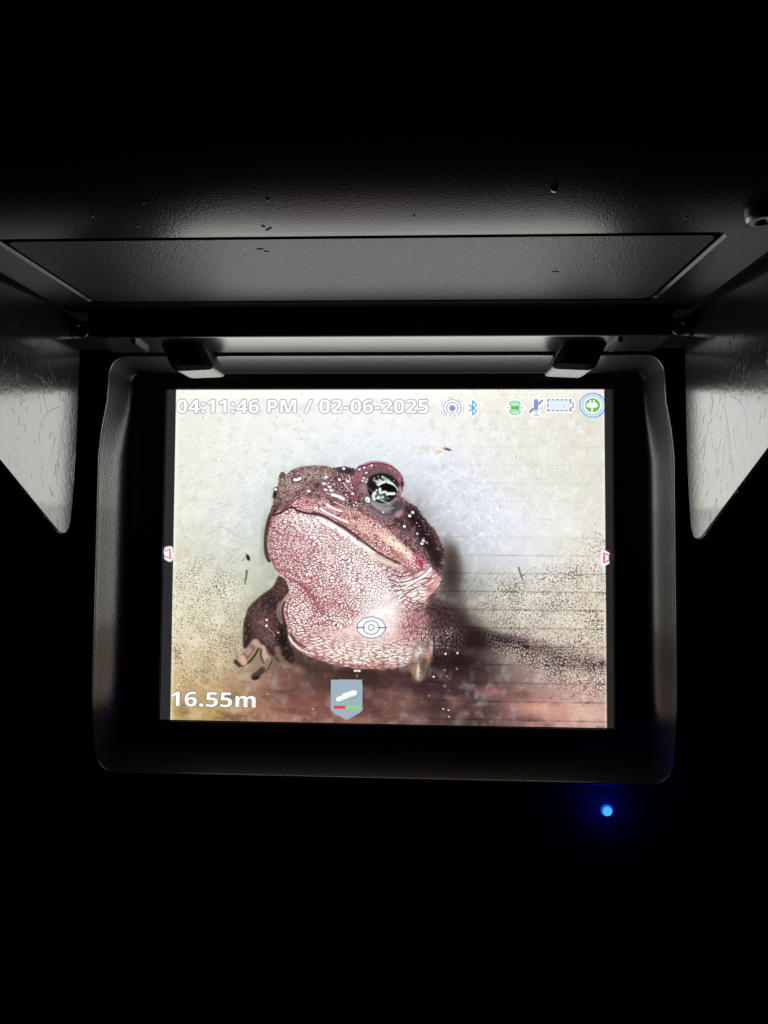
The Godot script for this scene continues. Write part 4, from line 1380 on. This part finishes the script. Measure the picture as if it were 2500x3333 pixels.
func paint_overlay() -> void:
	clip = PackedByteArray()
	# cross-hair
	var m: Array = [488.7, 553.5]
	blob(m, 40, 30, 0, 0xf4f8ff, 0.85, 0.4)
	for r in [[33.0, 24.5], [18.5, 15.5], [7.0, 6.5]]:
		stroke(arc(m, r[0], r[1], 0, 360, 26, 0.025), 1.5, 1.5, 0x3c4258, 0.95, 1.0, false)
	stroke([455.5, 554.3, 474.3, 554.1], 1.8, 1.8, 0x20264a, 0.95)
	stroke([504.1, 553.7, 523.6, 553.4], 1.8, 1.8, 0x20264a, 0.95)
	# device badge
	for k in [[458.3, 633.5], [458.5, 652.9]]:
		for s in [-5.0, 3.0]:
			blob([k[0] + s, k[1]], 6, 3.6, 0, 0xffffff, 0.95, 0.6)
	blob([457.0, 664.6], 4, 7, 0, 0xb8a8a4, 0.6)
	clip = region([396.8, 673.8, 469.3, 672.6, 470.6, 741.8, 464.3, 748.2, 434.1, 765.5, 403.5, 749.3, 397.0, 743.1], 1.0, false)
	fill(0x98a8b6)
	clip = PackedByteArray()
	stroke([428.7, 711.0, 451.0, 703.6], 13, 13, 0xf2f4ee, 1.0, 1.2)
	stroke([427.1, 715.7, 451.1, 708.1], 1.2, 1.2, 0x8c9894, 0.8)
	stroke([414.3, 718.2, 431.9, 711.5], 10, 11, 0xf2f4ee, 1.0, 1.2, false)
	stroke([428.8, 720.4, 452.7, 713.7, 459.0, 704.1], 1.2, 1.2, 0x788684, 0.9)
	stroke([422.3, 708.5, 427.2, 720.5], 1.2, 1.2, 0xaab4b4, 0.8)
	stroke([407.2, 736.6, 433.8, 736.5], 6.5, 6.5, 0xd83c48, 1.0, 1.2, false)
	stroke([433.8, 736.5, 459.7, 736.3], 6.5, 6.5, 0x74d86c, 1.0, 1.2, false)
	# clock, date and distance
	var a: Array = [23.7, 23.4]
	var b: Array = [617.9, 55.5]
	lettering("04:11:46 PM / 02-06-2025", a[0], b[0], a[1], b[1], 0xfbfbfd, 0x868c98, 2.3, 0.95)
	a = [23.8, 706.8]
	b = [223.0, 741.2]
	lettering("16.55m", a[0], b[0], a[1], b[1], 0xf3f5fb, 0x6c6258, 2.0, 0.9)
	# access point
	m = [673.3, 43.6]
	blob(m, 26, 25, 0, 0xfafbfc, 1.0, 0.12)
	for k in 5:
		stroke(arc(m, 25.5, 24.5, 130 + 56 * k, 160 + 56 * k, 6), 1.2, 1.2, 0x8c8e98, 0.8)
	stroke(arc(m, 20.4, 20, 127, 413), 2.6, 2.6, 0x9ea4be, 1.0)
	stroke(arc(m, 13.6, 13.4, 130, 410), 2.6, 2.6, 0x9ea4be, 1.0)
	blob(m, 7.8, 7.6, 0, 0x8490c6, 1.0, 0.14)
	clip = region([666.3, 66.0, 667.5, 58.1, 670.7, 54.2, 675.9, 54.2, 679.8, 60.7, 681.1, 65.9], 1.0)
	fill(0xe4e4dc)
	clip = PackedByteArray()
	stroke([666.6, 60.7, 668.8, 54.2, 677.2, 54.2, 681.1, 63.3], 1.5, 1.5, 0x9a9ca2, 0.9)
	# short-range radio rune
	clip = region([720.2, 21.0, 735.0, 35.3, 728.6, 43.8, 735.0, 51.6, 720.9, 65.9, 716.4, 56.8, 709.3, 53.6, 710.0, 43.8, 709.3, 34.0, 716.3, 30.8], 1.5)
	fill(0xfafcfe)
	clip = PackedByteArray()
	stroke([712.1, 35.7, 729.6, 50.6, 720.5, 59.7, 720.4, 26.2, 729.6, 36.2, 712.2, 50.6], 2.8, 2.8, 0x4c98dc, 1.0, 1.2, false)
	# cable reel
	m = [817.7, 43.1]
	blob(m, 21, 21.5, 0, 0xfbfdfb, 1.0, 0.12)
	stroke([795.3, 42.9, 840.1, 42.8], 7, 7, 0xfafbfa, 1.0)
	stroke([797.2, 42.9, 838.2, 42.8], 1.8, 1.8, 0x98a09e, 1.0)
	for k in [[817.7, 33.4], [817.7, 51.8]]:
		blob(k, 14.6, 8.0, 0, 0x7cb490, 1.0, 0.12)
		blob(k, 12.4, 5.8, 0, 0xb0ecc4, 1.0, 0.16)
		stroke(arc(k, 8.0, 2.6, 190, 350, 10), 1.2, 1.2, 0x7cae90, 0.9)
	box_fill([808.7, 38.8], [827.9, 46.1], 0x58c04c)
	# muted microphone
	clip = region([860.0, 21.5, 867.0, 17.5, 873.3, 21.5, 881.1, 20.1, 886.7, 25.8, 882.4, 34.4, 876.8, 40.1, 877.5, 50.1, 876.8, 62.9, 867.0, 64.3, 856.5, 62.9, 855.8, 56.5, 847.3, 54.3, 848.7, 47.2, 858.6, 41.5], 1.5)
	fill(0xfafbfd)
	clip = PackedByteArray()
	stroke(arc([866.7, 42.2], 9.0, 9.0, 0, 180, 12), 1.5, 1.5, 0x9aa2bc, 1.0)
	stroke([866.7, 51.5, 866.7, 59.8], 1.6, 1.6, 0x8c92a2, 1.0)
	stroke([860.7, 60.0, 873.3, 60.0], 1.8, 1.8, 0x8c92a2, 1.0)
	stroke([852.7, 52.2, 859.3, 45.8], 5, 5, 0x7c86a8, 1.0, 1.2, false)
	stroke([871.9, 34.1, 880.8, 25.8], 4.4, 4.4, 0x7c86a8, 1.0, 1.2, false)
	stroke([866.5, 27.2, 866.4, 43.6], 10.5, 10.5, 0x8492c8, 1.0, 1.2)
	# battery
	box_fill([888.8, 19.8], [950.3, 54.9], 0xfbfcfd)
	box_fill([944.1, 27.2], [955.5, 46.9], 0xfbfcfd)
	box_fill([893.0, 24.1], [945.7, 50.4], 0xdae2f8)
	for k in 6:
		for y in [157, 338]:
			var at: Array = [893.7, 1.5]
			var sc: float = 0.1434
			var yy: float = a_y(y)
			stroke([at[0] + k * 69 * sc, yy, at[0] + (k * 69 + 32) * sc, yy], 2.2, 2.2, 0x585c70, 0.95, 1.2, false)
	stroke([893.2, 33.7, 893.2, 40.1], 2.2, 2.2, 0x585c70, 0.95, 1.2, false)
	stroke([893.0, 24.4, 893.3, 27.2], 2.0, 2.0, 0x585c70, 0.95, 1.2, false)
	stroke([892.9, 46.5, 893.2, 50.0], 2.0, 2.0, 0x585c70, 0.95, 1.2, false)
	stroke([945.5, 24.0, 945.9, 31.5, 951.8, 31.8, 951.7, 42.6, 945.9, 42.9, 945.4, 50.0], 1.9, 1.9, 0x585c70, 1.0, 1.2, false)
	blob([930.4, 37.6], 1.6, 1.8, 0, 0x70748a, 0.9, 0.6)
	# charging badge
	m = [996.0, 36.8]
	blob(m, 29.5, 28, 0, 0xd6e2f2, 1.0, 0.1)
	stroke(arc(m, 29.2, 27.6, 0, 360, 40, 0.012), 2.6, 2.6, 0x6ca6e2, 1.0)
	stroke(arc(m, 29.2, 27.6, -60, 60, 20, 0.012), 3.2, 3.2, 0x4c9cf4, 1.0)
	stroke(arc(m, 22.8, 22.0, 0, 360, 34, 0.01), 2.4, 2.4, 0xa8aeb0, 0.8)
	blob(m, 21, 20.4, 0, 0xfafdfa, 1.0, 0.12)
	blob(m, 18, 17.4, 0, 0x66b65c, 1.0, 0.1)
	stroke([987.1, 36.5, 1002.2, 36.5], 11, 11, 0xfafffa, 1.0, 1.2)
	box_fill([986.7, 31.8], [1002.4, 37.2], 0xfafffa)
	for k in [[991.0, 25.8, 991.0, 32.2], [998.9, 25.8, 998.8, 32.2], [994.7, 42.2, 994.7, 50.7]]:
		stroke(k, 3.6, 3.6, 0xfafffa, 1.0, 1.2)
	# black columns left and right of the picture
	clip = PackedByteArray()
	var left_top: Array = [20.9, 2.1]
	var left_low: Array = [23.9, 769.0]
	var right_top: Array = [1021.6, 2.9]
	var right_low: Array = [1023.8, 769.7]
	for y in TH:
		var x0 := lerpf(left_top[0], left_low[0], float(y) / TH)
		var x1 := lerpf(right_top[0], right_low[0], float(y) / TH)
		for x in TW:
			var i := y * TW + x
			if x < x0:
				lay(i, Color(0.165, 0.165, 0.175), clampf(x0 - x, 0.0, 1.0))
			elif x > x1:
				lay(i, Color(0.155, 0.15, 0.135), clampf(x - x1, 0.0, 1.0))
			elif x < x0 + 9.0:
				lay(i, Color(0.97, 0.96, 0.92), 0.5 * (1.0 - (x - x0) / 9.0))
			elif x > x1 - 7.0:
				lay(i, Color(0.96, 0.96, 0.97), 0.45 * (1.0 - (x1 - x) / 7.0))
	# warning markers on both edges
	clip = region([1.1, 374.9, 10.6, 370.4, 18.1, 370.6, 21.6, 375.8, 22.4, 399.2, 17.6, 406.3, 11.4, 406.3, 5.2, 402.5, 1.4, 398.1], 1.5)
	fill(0xfbf0f2)
	clip = PackedByteArray()
	stroke([3.4, 382.3, 14.5, 377.0, 16.3, 399.1, 3.7, 394.2], 2.4, 2.4, 0xbc6078, 1.0, 1.2, false)
	stroke([14.9, 381.9, 14.3, 388.2, 15.1, 394.5], 3.5, 3.5, 0xcc6c80, 1.0, 1.2)
	clip = region([1013.5, 376.9, 1017.9, 371.9, 1023.3, 371.6, 1031.4, 375.6, 1032.8, 380.0, 1030.8, 387.7, 1032.4, 399.8, 1029.7, 402.2, 1023.1, 405.9, 1017.2, 405.7, 1013.7, 399.9], 1.5)
	fill(0xfcf0f2)
	clip = PackedByteArray()
	stroke([1032.0, 382.7, 1019.8, 377.4, 1019.6, 399.3, 1031.9, 393.2], 2.8, 2.8, 0xb45068, 1.0, 1.2, false)
	stroke([1020.0, 384.5, 1021.1, 388.3, 1019.9, 392.2], 4.2, 4.2, 0xd05878, 1.0, 1.2)


func a_y(y: int) -> float:
	var top: Array = [918.9, 24.0]
	var low: Array = [918.9, 49.7]
	return lerpf(top[1], low[1], (y - 157) / 181.0)


func screen_texture() -> ImageTexture:
	cloud_of_tones()
	paint_wall()
	paint_toad()
	screen_lines()
	paint_overlay()
	var bytes := PackedByteArray()
	bytes.resize(TW * TH * 3)
	for i in TW * TH:
		bytes[i * 3] = int(clampf(red[i], 0.0, 1.0) * 255.0 + 0.5)
		bytes[i * 3 + 1] = int(clampf(green[i], 0.0, 1.0) * 255.0 + 0.5)
		bytes[i * 3 + 2] = int(clampf(blue[i], 0.0, 1.0) * 255.0 + 0.5)
	return ImageTexture.create_from_image(Image.create_from_data(TW, TH, false, Image.FORMAT_RGB8, bytes))
